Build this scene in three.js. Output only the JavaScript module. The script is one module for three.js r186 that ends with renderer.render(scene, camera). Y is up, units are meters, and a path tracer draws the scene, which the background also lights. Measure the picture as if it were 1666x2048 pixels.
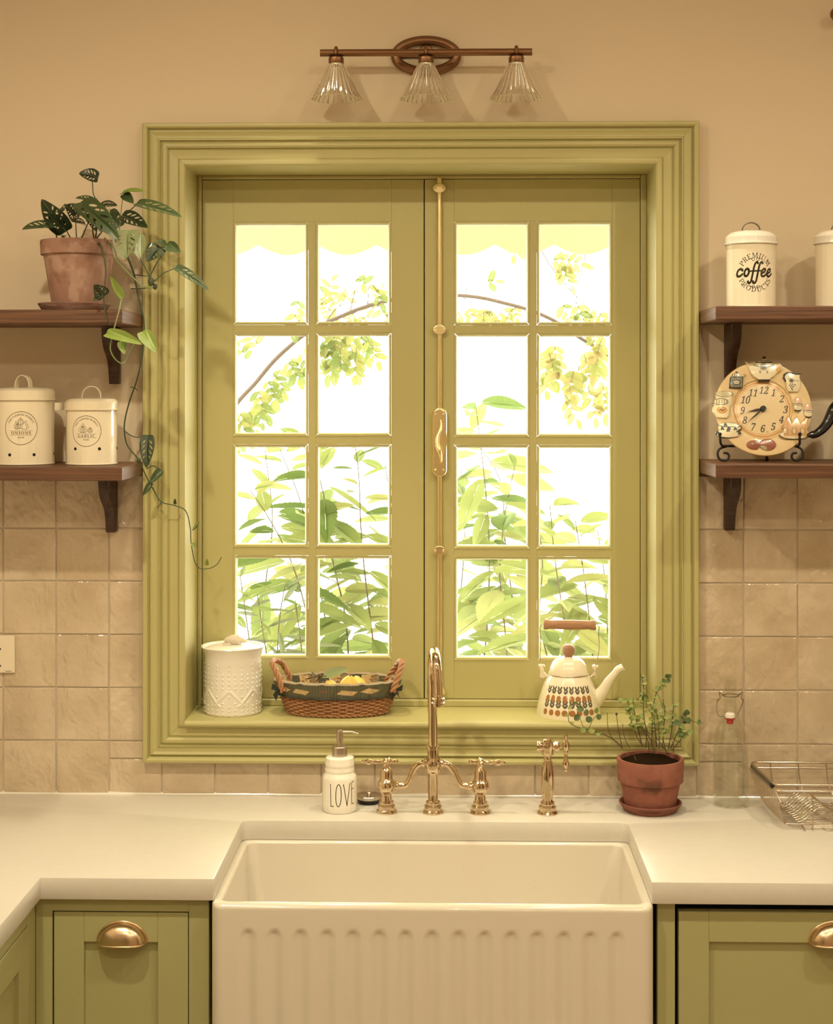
import * as THREE from 'three';
import { mergeGeometries, toCreasedNormals } from 'three/addons/utils/BufferGeometryUtils.js';
import { RoundedBoxGeometry } from 'three/addons/geometries/RoundedBoxGeometry.js';

// ---------------------------------------------------------------- camera, sky, lights, exposure
const scene = new THREE.Scene();
const F = 3150, HX = 833, HY = 775, YAW = 0.0235, CX = 0.0733, EY = 1.8156, D = 3.5;   // focal length in pixels, optical axis, camera place
const camera = new THREE.PerspectiveCamera(2 * Math.atan(1024 / F) * 180 / Math.PI, 1666 / 2048, 0.05, 80);
camera.position.set(CX, EY, D);
camera.rotation.y = YAW;
camera.setViewOffset(1666, 2048, 0, 1024 - HY, 1666, 2048);      // a shifted lens: the verticals stay parallel
camera.updateMatrixWorld();
scene.add(camera);

const renderer = new THREE.WebGLRenderer({ antialias: true });
renderer.toneMapping = THREE.LinearToneMapping;
renderer.toneMappingExposure = 1.0;
renderer.shadowMap.enabled = true;
renderer.shadowMap.type = THREE.PCFSoftShadowMap;
scene.background = new THREE.Color().setRGB(14.0, 13.6, 12.2);       // bright overcast sky

const WARM = new THREE.Color().setRGB(1.0, 0.87, 0.60);
const CEIL = 2.95;
// ceiling downlights: x, z, candela, half angle, aim x, aim z
const DOWNLIGHTS = [
  [-0.28, 0.32, 4.0, 0.52, -0.34, 0.32], [0.42, 0.32, 3.2, 0.50, 0.42, 0.32], [1.06, 0.34, 1.2, 0.50, 1.02, 0.34],
  [-0.70, 1.62, 8.0, 1.4, -0.7, 0.9], [0.36, 1.62, 2.6, 1.4, 0.36, 0.9], [1.22, 1.62, 5.2, 1.4, 1.15, 0.9],
  [-0.6, 3.1, 4.2, 1.4, -0.5, 2.0], [0.8, 3.1, 3.8, 1.4, 0.8, 2.0], [0.1, 4.2, 9.0, 1.4, 0.1, 4.4],
];

// ---------------------------------------------------------------- small helpers
const V = (x, y, z) => new THREE.Vector3(x, y, z);
let seedState = 12345;
function rnd() { seedState = (seedState + 0x6d2b79f5) | 0; let t = Math.imul(seedState ^ (seedState >>> 15), 1 | seedState); t = (t + Math.imul(t ^ (t >>> 7), 61 | t)) ^ t; return ((t ^ (t >>> 14)) >>> 0) / 4294967296; }
const reseed = (n) => { seedState = n; };
const rr = (a, b) => a + (b - a) * rnd();
const clamp = (x, a, b) => Math.min(b, Math.max(a, x));
const smooth = (a, b, x) => { const t = clamp((x - a) / (b - a), 0, 1); return t * t * (3 - 2 * t); };
const lerp = (a, b, t) => a + (b - a) * t;

// a direction of the photograph met with the plane at depth z (or height y): measured places of the things
const cs = Math.cos(YAW), sn = Math.sin(YAW);
function ray(px, py) { const u = (px - HX) / F, v = -(py - HY) / F; return V(u * cs - sn, v, -u * sn - cs); }
function P(px, py, z) { const d = ray(px, py), t = (z - D) / d.z; return V(CX + d.x * t, EY + d.y * t, z); }
function K(px, py, y) { const d = ray(px, py), t = (y - EY) / d.y; return V(CX + d.x * t, y, D + d.z * t); }
const S = (z) => F / (D - z);                                         // pixels per metre at depth z
const facing = (x, z) => Math.atan2(CX - x, D - z);                  // turn of a thing whose printed side looks across the room
const X = (px, z) => P(px, HY, z).x, Y = (py, z) => P(HX, py, z).y;

const taken = new Map();
function numbered(name) { const n = taken.get(name) ?? 0; taken.set(name, n + 1); return n ? `${name}_${String(n).padStart(3, '0')}` : name; }
function tag(o, label, category, group, kind) {
  if (label) o.userData.label = label;
  if (category) o.userData.category = category;
  if (group) o.userData.group = group;
  if (kind) o.userData.kind = kind;
  return o;
}
function thing(name, label, category, [x, y, z] = [0, 0, 0], turn = 0, group) {
  const o = new THREE.Group(); o.name = numbered(name); scene.add(o);
  o.position.set(x, y, z); o.rotation.y = turn;
  return tag(o, label, category, group);
}
function structure(name) { const o = new THREE.Group(); o.name = name; o.userData.kind = 'structure'; scene.add(o); return o; }
function part(name, geo, mat, parent = scene, label) {
  const m = new THREE.Mesh(geo, mat); m.name = parent === scene ? numbered(name) : name;
  m.castShadow = m.receiveShadow = true; parent.add(m);
  if (label) m.userData.label = label;
  return m;
}
function group(name, parent) { const g = new THREE.Group(); g.name = name; parent.add(g); return g; }

// ---------------------------------------------------------------- geometry helpers
function plain(g) { const n = g.index ? g.toNonIndexed() : g; for (const k of Object.keys(n.attributes)) if (!['position', 'normal', 'uv'].includes(k)) n.deleteAttribute(k); if (!n.attributes.normal) n.computeVertexNormals(); if (!n.attributes.uv) n.setAttribute('uv', new THREE.BufferAttribute(new Float32Array(n.attributes.position.count * 2), 2)); n.clearGroups(); return n; }
const merge = (list) => mergeGeometries(list.map(plain), false);
function metric(g, ox = 0, oy = 0) {                                    // uv in metres, from the side that a face looks to
  const n = plain(g), p = n.attributes.position, a = V(), b = V(), c = V(), uv = n.attributes.uv;
  for (let i = 0; i < p.count; i += 3) {
    a.fromBufferAttribute(p, i); b.fromBufferAttribute(p, i + 1); c.fromBufferAttribute(p, i + 2);
    const nn = b.clone().sub(a).cross(c.clone().sub(a)), ax = Math.abs(nn.x), ay = Math.abs(nn.y), az = Math.abs(nn.z);
    [a, b, c].forEach((v, k) => { if (az >= ax && az >= ay) uv.setXY(i + k, v.x + ox, v.y + oy); else if (ay >= ax) uv.setXY(i + k, v.x + ox, v.z + oy); else uv.setXY(i + k, v.z + ox, v.y + oy); });
  }
  return n;
}
function box(x0, x1, y0, y1, z0, z1, r = 0.0015) {                        // a box with softened edges
  const w = x1 - x0, h = y1 - y0, d = z1 - z0, rad = Math.min(r, w * 0.45, h * 0.45, d * 0.45);
  const g = rad > 1e-5 ? new RoundedBoxGeometry(w, h, d, 2, rad) : new THREE.BoxGeometry(w, h, d);
  g.translate((x0 + x1) / 2, (y0 + y1) / 2, (z0 + z1) / 2);
  return metric(g);
}
function lathe(pts, seg = 48, crease = 0.6) {                             // turned shape; u = 0.5 looks towards +z, v runs with the height
  const g = new THREE.LatheGeometry(pts.map((q) => new THREE.Vector2(Math.max(q[0], 1e-5), q[1])), seg);
  g.rotateY(Math.PI);
  const ys = pts.map((q) => q[1]), lo = Math.min(...ys), hi = Math.max(...ys), p = g.attributes.position, uv = g.attributes.uv;
  for (let i = 0; i < p.count; i++) uv.setY(i, (p.getY(i) - lo) / Math.max(hi - lo, 1e-6));
  return toCreasedNormals(g, crease);
}
const pl = (z, y0, list) => list.map(([r, py]) => [r / S(z), Y(py, z) - y0]);   // profile measured in the photograph at depth z
function curvePts(pts, closed = false, n = 0, tension = 0.5) { const c = new THREE.CatmullRomCurve3(pts, closed, 'catmullrom', tension); return c.getPoints(n || pts.length * 8); }
function tube(pts, r, seg = 8, along = 0, closed = false, ends = true) {
  const c = new THREE.CatmullRomCurve3(pts, closed), n = along || Math.max(4, pts.length * 6);
  const g = new THREE.TubeGeometry(c, n, r, seg, closed);
  if (closed || !ends) return g;
  const caps = [0, 1].map((t) => new THREE.SphereGeometry(r, seg, 4).translate(...c.getPoint(t).toArray()));
  return merge([g, ...caps]);
}
function taper(pts, r0, r1, seg = 7, along = 0) {                          // a tube whose radius runs from r0 to r1
  const c = new THREE.CatmullRomCurve3(pts), n = along || pts.length * 5, g = new THREE.TubeGeometry(c, n, 1, seg, false), p = g.attributes.position;
  for (let i = 0; i <= n; i++) { const o = c.getPointAt(i / n), r = typeof r0 === 'function' ? r0(i / n) : lerp(r0, r1, i / n); for (let j = 0; j <= seg; j++) { const k = i * (seg + 1) + j, v = V().fromBufferAttribute(p, k).sub(o).multiplyScalar(r).add(o); p.setXYZ(k, v.x, v.y, v.z); } }
  return g;
}
function bar(a, b, r, seg = 8) { const d = b.clone().sub(a), g = new THREE.CylinderGeometry(r, r, d.length(), seg); g.applyQuaternion(new THREE.Quaternion().setFromUnitVectors(V(0, 1, 0), d.clone().normalize())); return g.translate(...a.clone().add(b).multiplyScalar(0.5).toArray()); }
function ball(c, r, sx = 1, sy = 1, sz = 1, seg = 20) { return new THREE.SphereGeometry(r, seg, Math.round(seg * 0.7)).scale(sx, sy, sz).translate(c.x, c.y, c.z); }
function extrude(shape, depth, bevel = 0, curve = 12, bseg = 2) { return new THREE.ExtrudeGeometry(shape, { depth, bevelEnabled: bevel > 0, bevelThickness: bevel, bevelSize: bevel, bevelOffset: -bevel, bevelSegments: bseg, curveSegments: curve }); }
function poly(pts, hole) { const s = new THREE.Shape(pts.map((q) => new THREE.Vector2(q[0], q[1]))); if (hole) s.holes.push(new THREE.Path(hole.map((q) => new THREE.Vector2(q[0], q[1])))); return s; }
function grid(nu, nv, f, closedU = false) {                                // a sheet of (nu x nv) cells through f(u, v)
  const pos = [], uv = [], idx = [];
  for (let j = 0; j <= nv; j++) for (let i = 0; i <= nu; i++) { const q = f(i / nu, j / nv); pos.push(q.x, q.y, q.z); uv.push(i / nu, j / nv); }
  for (let j = 0; j < nv; j++) for (let i = 0; i < nu; i++) { const a = j * (nu + 1) + i, b = a + 1, c = a + nu + 1, d = c + 1; idx.push(a, b, d, a, d, c); }
  const g = new THREE.BufferGeometry(); g.setAttribute('position', new THREE.Float32BufferAttribute(pos, 3)); g.setAttribute('uv', new THREE.Float32BufferAttribute(uv, 2)); g.setIndex(idx); g.computeVertexNormals();
  if (closedU) { const n = g.attributes.normal; for (let j = 0; j <= nv; j++) { const a = j * (nu + 1), b = a + nu, m = V().fromBufferAttribute(n, a).add(V().fromBufferAttribute(n, b)).normalize(); n.setXYZ(a, m.x, m.y, m.z); n.setXYZ(b, m.x, m.y, m.z); } }
  return g;
}
function mitred(x0, x1, y0, y1, z, prof) {                                  // four mouldings round a rectangle, mitred: [top, right, bottom, left]; profile (inset, height)
  const c = [[x0, y1, 1, -1], [x1, y1, -1, -1], [x1, y0, -1, 1], [x0, y0, 1, 1]];
  return [0, 1, 2, 3].map((k) => {
    const A = c[k], B = c[(k + 1) % 4], pos = [], gap = 0.0002;
    const at = (q, C, s) => { const dx = k % 2 ? 0 : s * gap, dy = k % 2 ? -s * gap * (k === 1 ? 1 : -1) : 0; return [C[0] + C[2] * q[0] + dx * (k === 0 ? 1 : -1), C[1] + C[3] * q[0] + dy, z + q[1]]; };
    for (let i = 0; i < prof.length - 1; i++) { const a = at(prof[i], A, 1), b = at(prof[i], B, -1), d = at(prof[i + 1], A, 1), e = at(prof[i + 1], B, -1); pos.push(...a, ...d, ...b, ...b, ...d, ...e); }
    const g = new THREE.BufferGeometry(); g.setAttribute('position', new THREE.Float32BufferAttribute(pos, 3)); g.computeVertexNormals();
    return metric(toCreasedNormals(plain(g), 0.5));
  });
}
function loops(list) {                                                       // skins closed rings of equal length; list of arrays of Vector3
  const n = list[0].length, pos = [], idx = [];
  for (const r of list) for (const q of r) pos.push(q.x, q.y, q.z);
  for (let j = 0; j < list.length - 1; j++) for (let i = 0; i < n; i++) { const a = j * n + i, b = j * n + (i + 1) % n, c = a + n, d = b + n; idx.push(a, b, d, a, d, c); }
  const g = new THREE.BufferGeometry(); g.setAttribute('position', new THREE.Float32BufferAttribute(pos, 3)); g.setIndex(idx); g.computeVertexNormals();
  return g;
}

// ---------------------------------------------------------------- noise and textures
const hash = (x, y, s) => { let h = Math.imul(x, 374761393) ^ Math.imul(y, 668265263) ^ Math.imul(s + 11, 974711); h = Math.imul(h ^ (h >>> 13), 1274126177); return ((h ^ (h >>> 16)) >>> 0) / 4294967296; };
function tnoise(u, v, nx, ny, s) { const x = u * nx, y = v * ny, i = Math.floor(x), j = Math.floor(y), f = x - i, g = y - j, m = (a, n) => ((a % n) + n) % n, a = f * f * (3 - 2 * f), b = g * g * (3 - 2 * g); return lerp(lerp(hash(m(i, nx), m(j, ny), s), hash(m(i + 1, nx), m(j, ny), s), a), lerp(hash(m(i, nx), m(j + 1, ny), s), hash(m(i + 1, nx), m(j + 1, ny), s), a), b); }
function fbm(u, v, nx, ny, s, oct = 4) { let t = 0, a = 0.5, w = 0; for (let k = 0; k < oct; k++) { t += a * tnoise(u, v, nx << k, ny << k, s + k * 7); w += a; a *= 0.5; } return t / w; }
function tex(w, h, fn, srgb = false, sizeX = 1, sizeY = sizeX) {
  const d = new Uint8Array(w * h * 4);
  for (let y = 0; y < h; y++) for (let x = 0; x < w; x++) { const c = fn(x / w, y / h), o = (y * w + x) * 4; for (let k = 0; k < 3; k++) d[o + k] = clamp(Math.round((Array.isArray(c) ? c[k] : c) * 255), 0, 255); d[o + 3] = 255; }
  const t = new THREE.DataTexture(d, w, h); t.magFilter = THREE.LinearFilter; t.minFilter = THREE.LinearMipmapLinearFilter; t.generateMipmaps = true; t.wrapS = t.wrapT = THREE.RepeatWrapping; t.repeat.set(1 / sizeX, 1 / sizeY); t.needsUpdate = true;
  if (srgb) t.colorSpace = THREE.SRGBColorSpace;
  return t;
}
function canvasTex(w, h, draw) { const c = document.createElement('canvas'); c.width = w; c.height = h; draw(c.getContext('2d'), w, h); const t = new THREE.CanvasTexture(c); t.colorSpace = THREE.SRGBColorSpace; t.wrapS = THREE.RepeatWrapping; t.anisotropy = 8; return t; }
const mixc = (a, b, t) => a.map((x, i) => lerp(x, b[i], t));
const std = (o) => new THREE.MeshStandardMaterial(o), phy = (o) => new THREE.MeshPhysicalMaterial(o);
const lin = (r, g, b) => new THREE.Color().setRGB(r, g, b);

const plasterBump = tex(512, 512, (u, v) => 0.6 * fbm(u, v, 12, 12, 3, 5) + 0.4 * fbm(u, v, 3, 3, 9, 3), false, 0.5);
const paintBump = tex(256, 256, (u, v) => 0.5 * fbm(u, v, 26, 26, 5, 3) + 0.5 * fbm(u, v, 8, 8, 2, 3), false, 0.2);
const tileBump = tex(512, 512, (u, v) => { const a = fbm(u, v, 9, 7, 21, 3), b = fbm(u + 0.15 * a, v, 22, 14, 33, 3), c = fbm(u, v, 60, 60, 41, 2); return 0.62 * a + 0.3 * b + 0.08 * c; }, false, 0.53);
const tileTone = tex(256, 256, (u, v) => { const n = fbm(u, v, 6, 6, 51, 4); return mixc([0.86, 0.83, 0.80], [1, 1, 1], n); }, true, 0.41);
const woodMap = tex(1024, 256, (u, v) => { const w = fbm(u, v, 3, 14, 61, 4), g = fbm(u, v, 6, 90, 62, 3), r = 0.5 + 0.5 * Math.sin((v * 11 + w * 3.2) * 6.283), f = fbm(u, v, 4, 120, 70, 2); return mixc(mixc([0.32, 0.20, 0.13], [0.48, 0.325, 0.225], 0.55 * g + 0.45 * r), [0.24, 0.145, 0.10], smooth(0.6, 0.8, f) * 0.55); }, true, 0.9, 0.12);
const woodBump = tex(512, 256, (u, v) => fbm(u, v, 5, 110, 64, 3), false, 0.9, 0.12);
const clayMap = tex(512, 512, (u, v) => { const n = fbm(u, v, 5, 5, 71, 5), s = smooth(0.60, 0.74, fbm(u, v, 2, 2, 77, 4)), w = smooth(0.58, 0.75, fbm(u, v, 4, 4, 79, 4)); return mixc(mixc(mixc([0.53, 0.315, 0.262], [0.59, 0.365, 0.30], n), [0.27, 0.17, 0.12], s * 0.5), [0.68, 0.48, 0.40], w * 0.2); }, true, 0.34, 1);
const clayPale = tex(512, 512, (u, v) => { const n = fbm(u, v, 5, 5, 171, 5), s = smooth(0.60, 0.74, fbm(u, v, 4, 5, 177, 4)), w = smooth(0.54, 0.75, fbm(u, v, 4, 3, 179, 4)); return mixc(mixc(mixc([0.60, 0.445, 0.38], [0.665, 0.515, 0.45], n), [0.38, 0.26, 0.2], s * 0.3), [0.77, 0.655, 0.59], w * 0.6); }, true, 0.34, 1);
const clayBump = tex(256, 256, (u, v) => fbm(u, v, 24, 24, 81, 4), false, 0.1);
const stoneMap = tex(512, 512, (u, v) => { const n = fbm(u, v, 4, 4, 91, 5), f = fbm(u, v, 90, 90, 93, 2); return mixc([0.81, 0.79, 0.755], [0.85, 0.83, 0.795], 0.7 * n + 0.3 * f); }, true, 1.1);
const wickerMap = tex(256, 64, (u, v) => { const n = fbm(u, v, 10, 4, 95, 4); return mixc([0.47, 0.33, 0.23], [0.68, 0.52, 0.39], n); }, true, 1);

const M = {
  wall: std({ color: lin(0.735, 0.612, 0.455), roughness: 0.85, bumpMap: plasterBump, bumpScale: 0.0009 }),
  ceiling: std({ color: lin(0.78, 0.72, 0.62), roughness: 0.9 }),
  floor: std({ color: lin(0.42, 0.29, 0.19), roughness: 0.5, bumpMap: plasterBump, bumpScale: 0.001 }),
  grout: std({ color: lin(0.60, 0.52, 0.42), roughness: 0.9 }),
  sage: std({ color: lin(0.47, 0.425, 0.185), roughness: 0.42, bumpMap: paintBump, bumpScale: 0.00012 }),
  sageCab: std({ color: lin(0.40, 0.39, 0.185), roughness: 0.5, bumpMap: paintBump, bumpScale: 0.00015 }),
  dark: std({ color: lin(0.012, 0.011, 0.010), roughness: 0.8 }),
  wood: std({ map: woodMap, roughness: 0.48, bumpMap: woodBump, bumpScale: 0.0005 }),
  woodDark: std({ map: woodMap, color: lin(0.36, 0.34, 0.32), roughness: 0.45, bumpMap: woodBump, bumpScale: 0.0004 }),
  stone: std({ map: stoneMap, roughness: 0.22 }),
  sink: phy({ color: lin(0.72, 0.665, 0.575), roughness: 0.16, clearcoat: 0.6, clearcoatRoughness: 0.04 }),
  nickel: std({ color: lin(0.72, 0.585, 0.42), metalness: 1, roughness: 0.09 }),
  brass: std({ color: lin(0.86, 0.73, 0.42), metalness: 1, roughness: 0.28, bumpMap: paintBump, bumpScale: 0.0002 }),
  cup: std({ color: lin(0.70, 0.54, 0.36), metalness: 1, roughness: 0.27 }),
  bronze: std({ color: lin(0.24, 0.125, 0.065), metalness: 0.9, roughness: 0.34 }),
  steel: std({ color: lin(0.58, 0.50, 0.42), metalness: 1, roughness: 0.30 }),
  chrome: std({ color: lin(0.82, 0.74, 0.62), metalness: 1, roughness: 0.12 }),
  wire: std({ color: lin(0.22, 0.18, 0.13), metalness: 0.9, roughness: 0.35 }),
  rackWire: std({ color: lin(0.60, 0.52, 0.42), metalness: 1, roughness: 0.16 }),
  grip: std({ color: lin(0.46, 0.245, 0.135), roughness: 0.5, bumpMap: woodBump, bumpScale: 0.0004 }),
  iron: std({ color: lin(0.018, 0.015, 0.013), roughness: 0.45, metalness: 0.3 }),
  clay: std({ map: clayMap, roughness: 0.85, bumpMap: clayBump, bumpScale: 0.0004 }),
  clayLight: std({ map: clayPale, roughness: 0.88, bumpMap: clayBump, bumpScale: 0.0004 }),
  soil: std({ color: lin(0.035, 0.022, 0.014), roughness: 1 }),
  enamel: phy({ color: lin(0.82, 0.72, 0.55), roughness: 0.2, clearcoat: 0.7, clearcoatRoughness: 0.06 }),
  white: phy({ color: lin(0.84, 0.80, 0.72), roughness: 0.22, clearcoat: 0.5, clearcoatRoughness: 0.08 }),
  glass: phy({ color: lin(0.985, 0.985, 0.97), roughness: 0.02, transmission: 1, thickness: 0, ior: 1.5 }),
  shade: phy({ color: lin(1, 1, 0.99), roughness: 0.03, transmission: 1, thickness: 0.003, ior: 1.48 }),
  bottle: phy({ color: lin(0.958, 0.962, 0.945), roughness: 0.0, transmission: 1, thickness: 0, ior: 1.5 }),
  water: phy({ color: lin(0.98, 0.98, 0.96), roughness: 0.02, transmission: 1, thickness: 0, ior: 1.33 }),
  wicker: std({ map: wickerMap, color: lin(1.35, 1.25, 1.15), roughness: 0.6 }),
  black: phy({ color: lin(0.012, 0.012, 0.012), roughness: 0.18, clearcoat: 0.5 }),
};
const TILES = [[0.72, 0.60, 0.45], [0.695, 0.58, 0.435], [0.74, 0.62, 0.465], [0.705, 0.585, 0.425]].map((c) => phy({ color: lin(...c), map: tileTone, roughness: 0.16, bumpMap: tileBump, bumpScale: 0.016, clearcoat: 0.8, clearcoatRoughness: 0.06 }));
const leafMat = (r, g, b, t = 0.35, rough = 0.4) => phy({ color: lin(r, g, b), roughness: rough, transmission: t, thickness: 0, specularIntensity: 0.15, side: THREE.DoubleSide });

// ---------------------------------------------------------------- the room: walls, floor, ceiling
const XW0 = -1.36, XW1 = 1.75, ZB = 5.0, COUNTER = 0.91, WT = 0.26;
const OUT = { x0: X(285, 0.03), x1: X(1398.5, 0.03), y0: Y(1529, 0.03), y1: Y(244, 0.03) };     // outside of the window casing
const CW = 0.0945;
const IN = { x0: OUT.x0 + CW, x1: OUT.x1 - CW, y0: OUT.y0 + CW, y1: OUT.y1 - CW };                // inside of the casing: the reveal
const ZS = -0.142;                                                                               // face of the window leaves
const rect = (x0, x1, y0, y1) => [[x0, y0], [x1, y0], [x1, y1], [x0, y1]];
const wallBack = structure('wall_back');
part('plaster', metric(extrude(poly(rect(XW0 - 0.2, XW1 + 0.2, 0, CEIL), rect(IN.x0 - 0.0175, IN.x1 + 0.0175, IN.y0 - 0.0155, IN.y1 + 0.0175).reverse()), WT).translate(0, 0, -WT)), M.wall, wallBack);
part('plaster', box(XW0 - 0.2, XW0, 0, CEIL, 0, ZB, 0), M.wall, structure('wall_left'));
part('plaster', box(XW1, XW1 + 0.2, 0, CEIL, 0, ZB, 0), M.wall, structure('wall_right'));
part('plaster', box(XW0 - 0.2, XW1 + 0.2, 0, CEIL, ZB, ZB + 0.2, 0), M.wall, structure('wall_front'));
part('slab', box(XW0 - 0.2, XW1 + 0.2, -0.15, 0, -WT, ZB + 0.2, 0), M.floor, structure('floor'));
{ // doors behind the camera, seen only in reflections
  const leafDoor = (n, w, h, place) => { const d = structure(n); part('leaf', box(-w / 2, w / 2, 0.005, h, 0, 0.035, 0.003), M.woodDark, d); for (const [y0, y1] of [[0.15, 0.85], [1.0, h - 0.15]]) for (const k of [-1, 1]) part('panel', box(k * w * 0.25 - w * 0.19, k * w * 0.25 + w * 0.19, y0, y1, 0.03, 0.043, 0.006), M.woodDark, d); part('handle', bar(V(w * 0.42, 1.0, 0.04), V(w * 0.3, 1.0, 0.075), 0.009), M.brass, d); place(d); };
  leafDoor('door_1', 0.9, 2.1, (d) => { d.position.set(XW1 - 0.001, 0, 2.7); d.rotation.y = -Math.PI / 2; });
  leafDoor('door_2', 0.9, 2.1, (d) => { d.position.set(-0.75, 0, ZB - 0.001); d.rotation.y = Math.PI; });
}
part('slab', box(XW0 - 0.2, XW1 + 0.2, CEIL, CEIL + 0.2, -WT, ZB + 0.2, 0), M.ceiling, structure('ceiling'));

// hand-made glazed tiles on the lower wall, each a piece of its own
const TP = 0.1185, TTOP = COUNTER + 6 * TP;
reseed(77);
function tileAt(x0, x1, y0, y1) {
  if (x1 - x0 < 0.012 || y1 - y0 < 0.012) return;
  const g = 0.0011, j = () => rr(-0.0005, 0.0005), w = x1 - x0 - 2 * g, h = y1 - y0 - 2 * g;
  const s = poly([[-w / 2 + j(), -h / 2 + j()], [w / 2 + j(), -h / 2 + j()], [w / 2 + j(), h / 2 + j()], [-w / 2 + j(), h / 2 + j()]]);
  const cx = (x0 + x1) / 2, cy = (y0 + y1) / 2;
  const m = part('tile', metric(extrude(s, 0.005, 0.0022, 1, 2), cx * 1.7 + rr(0, 0.5), cy * 1.3 + rr(0, 0.5)), TILES[Math.floor(rnd() * 4)], wallBack);
  m.position.set(cx, cy, 0.001 + rr(-0.0004, 0.0006)); m.rotation.set(rr(-0.006, 0.006), rr(-0.007, 0.007), 0);
}
const jl = X(218, 0.008), jr = X(1487, 0.008);
for (let r = 0; r < 6; r++) {
  const y0 = COUNTER + r * TP, y1 = y0 + TP;
  for (let c = 0; c < 5; c++) { tileAt(jl - (c + 1) * TP, jl - c * TP, y0, y1); tileAt(jr + c * TP, jr + (c + 1) * TP, y0, y1); }
  if (y0 >= OUT.y0 - 0.06) { tileAt(jl, OUT.x0 - 0.001, y0, y1); tileAt(OUT.x1 + 0.001, jr, y0, y1); }
}
for (let x = jl; x < jr - 0.01; x += TP) { const e = Math.min(x + TP, jr); tileAt(x, e, COUNTER, OUT.y0 + 0.004); if (x < OUT.x0) { tileAt(x, OUT.x0 - 0.001, OUT.y0 + 0.004, COUNTER + TP); } }
tileAt(OUT.x1 + 0.001, jr, OUT.y0 + 0.004, COUNTER + TP);
part('grout', metric(extrude(poly([[jl - 5 * TP, COUNTER], [jr + 5 * TP, COUNTER], [jr + 5 * TP, TTOP], [OUT.x1, TTOP], [OUT.x1, OUT.y0], [OUT.x0, OUT.y0], [OUT.x0, TTOP], [jl - 5 * TP, TTOP]]), 0.0052)), M.grout, wallBack);

// ---------------------------------------------------------------- window casing: four mitred mouldings
const casingProfile = [[0, 0], [0, 0.031], [0.002, 0.034], [0.007, 0.0345], [0.0105, 0.033], [0.0125, 0.027], [0.0145, 0.0225], [0.0165, 0.0225], [0.0175, 0.0275], [0.020, 0.0285],
  [0.0235, 0.0262], [0.028, 0.0248], [0.0325, 0.0255], [0.0355, 0.0282], [0.0375, 0.0285], [0.0385, 0.0215], [0.0405, 0.0205], [0.0425, 0.0245], [0.046, 0.0265], [0.0505, 0.0265], [0.0545, 0.0235], [0.0555, 0.017],
  [0.0575, 0.0165], [0.0585, 0.0188], [0.077, 0.0188], [0.0782, 0.0215], [0.081, 0.0245], [0.086, 0.026], [0.0905, 0.0252], [0.0935, 0.0225], [0.0942, 0.018], [0.0942, 0.012]];
const trim = structure('trim_1');
mitred(OUT.x0, OUT.x1, OUT.y0, OUT.y1, 0, casingProfile).forEach((g) => part('moulding', g, M.sage, trim));

// ---------------------------------------------------------------- window: reveal, fixed frame, two leaves, bolt
const win = structure('window_1');
part('jamb', box(IN.x0 - 0.018, IN.x0, IN.y0 - 0.018, IN.y1, -WT - 0.01, 0.0165, 0), M.sage, win);
part('jamb', box(IN.x1, IN.x1 + 0.018, IN.y0 - 0.018, IN.y1, -WT - 0.01, 0.0165, 0), M.sage, win);
part('head', box(IN.x0 - 0.018, IN.x1 + 0.018, IN.y1, IN.y1 + 0.018, -WT - 0.01, 0.0165, 0), M.sage, win);
{ // the sill board with its rounded nosing
  const s = new THREE.Shape(); s.moveTo(-WT - 0.03, IN.y0 - 0.018); s.lineTo(0.024, IN.y0 - 0.016); s.quadraticCurveTo(0.036, IN.y0 - 0.015, 0.036, IN.y0 - 0.008); s.quadraticCurveTo(0.036, IN.y0, 0.027, IN.y0); s.lineTo(-WT - 0.03, IN.y0);
  const g = extrude(s, IN.x1 - IN.x0 - 0.0006, 0, 8); g.rotateY(-Math.PI / 2); g.translate(IN.x1 - 0.0003, 0, 0);
  part('sill', metric(toCreasedNormals(plain(g), 0.6)), M.sage, win);
}
const SILL = IN.y0;
const fx0 = X(404, ZS), fx1 = X(1281, ZS), fy0 = Y(1398, ZS), fy1 = Y(358, ZS), mid = X(848.5, ZS);
// fixed frame: a rebated strip all round, a little proud of the leaves
const frameProfile = (w) => [[0, 0], [0, 0.016], [w - 0.004, 0.016], [w - 0.001, 0.014], [w, 0.011], [w, -0.02]];
const fw = [fx0 - IN.x0, IN.x1 - fx1, IN.y1 - fy1, fy0 - IN.y0];
part('frame', merge([box(IN.x0, fx0, IN.y0, IN.y1, ZS - 0.05, ZS + 0.007, 0.003), box(fx1, IN.x1, IN.y0, IN.y1, ZS - 0.05, ZS + 0.007, 0.003), box(fx0, fx1, fy1, IN.y1, ZS - 0.05, ZS + 0.008, 0.003), box(fx0, fx1, IN.y0, fy0, ZS - 0.05, ZS + 0.010, 0.003)]), M.sage, win);
const glassZ = ZS - 0.017, BACK = ZS - 0.042;
const beadProfile = [[0, 0.0005], [0.0004, 0.0016], [0.0012, 0.0018], [0.002, 0.0004], [0.003, 0.0005], [0.0045, 0.0004], [0.0062, -0.0015], [0.0072, -0.0045], [0.0078, -0.008], [0.0078, -0.0175]];
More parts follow.
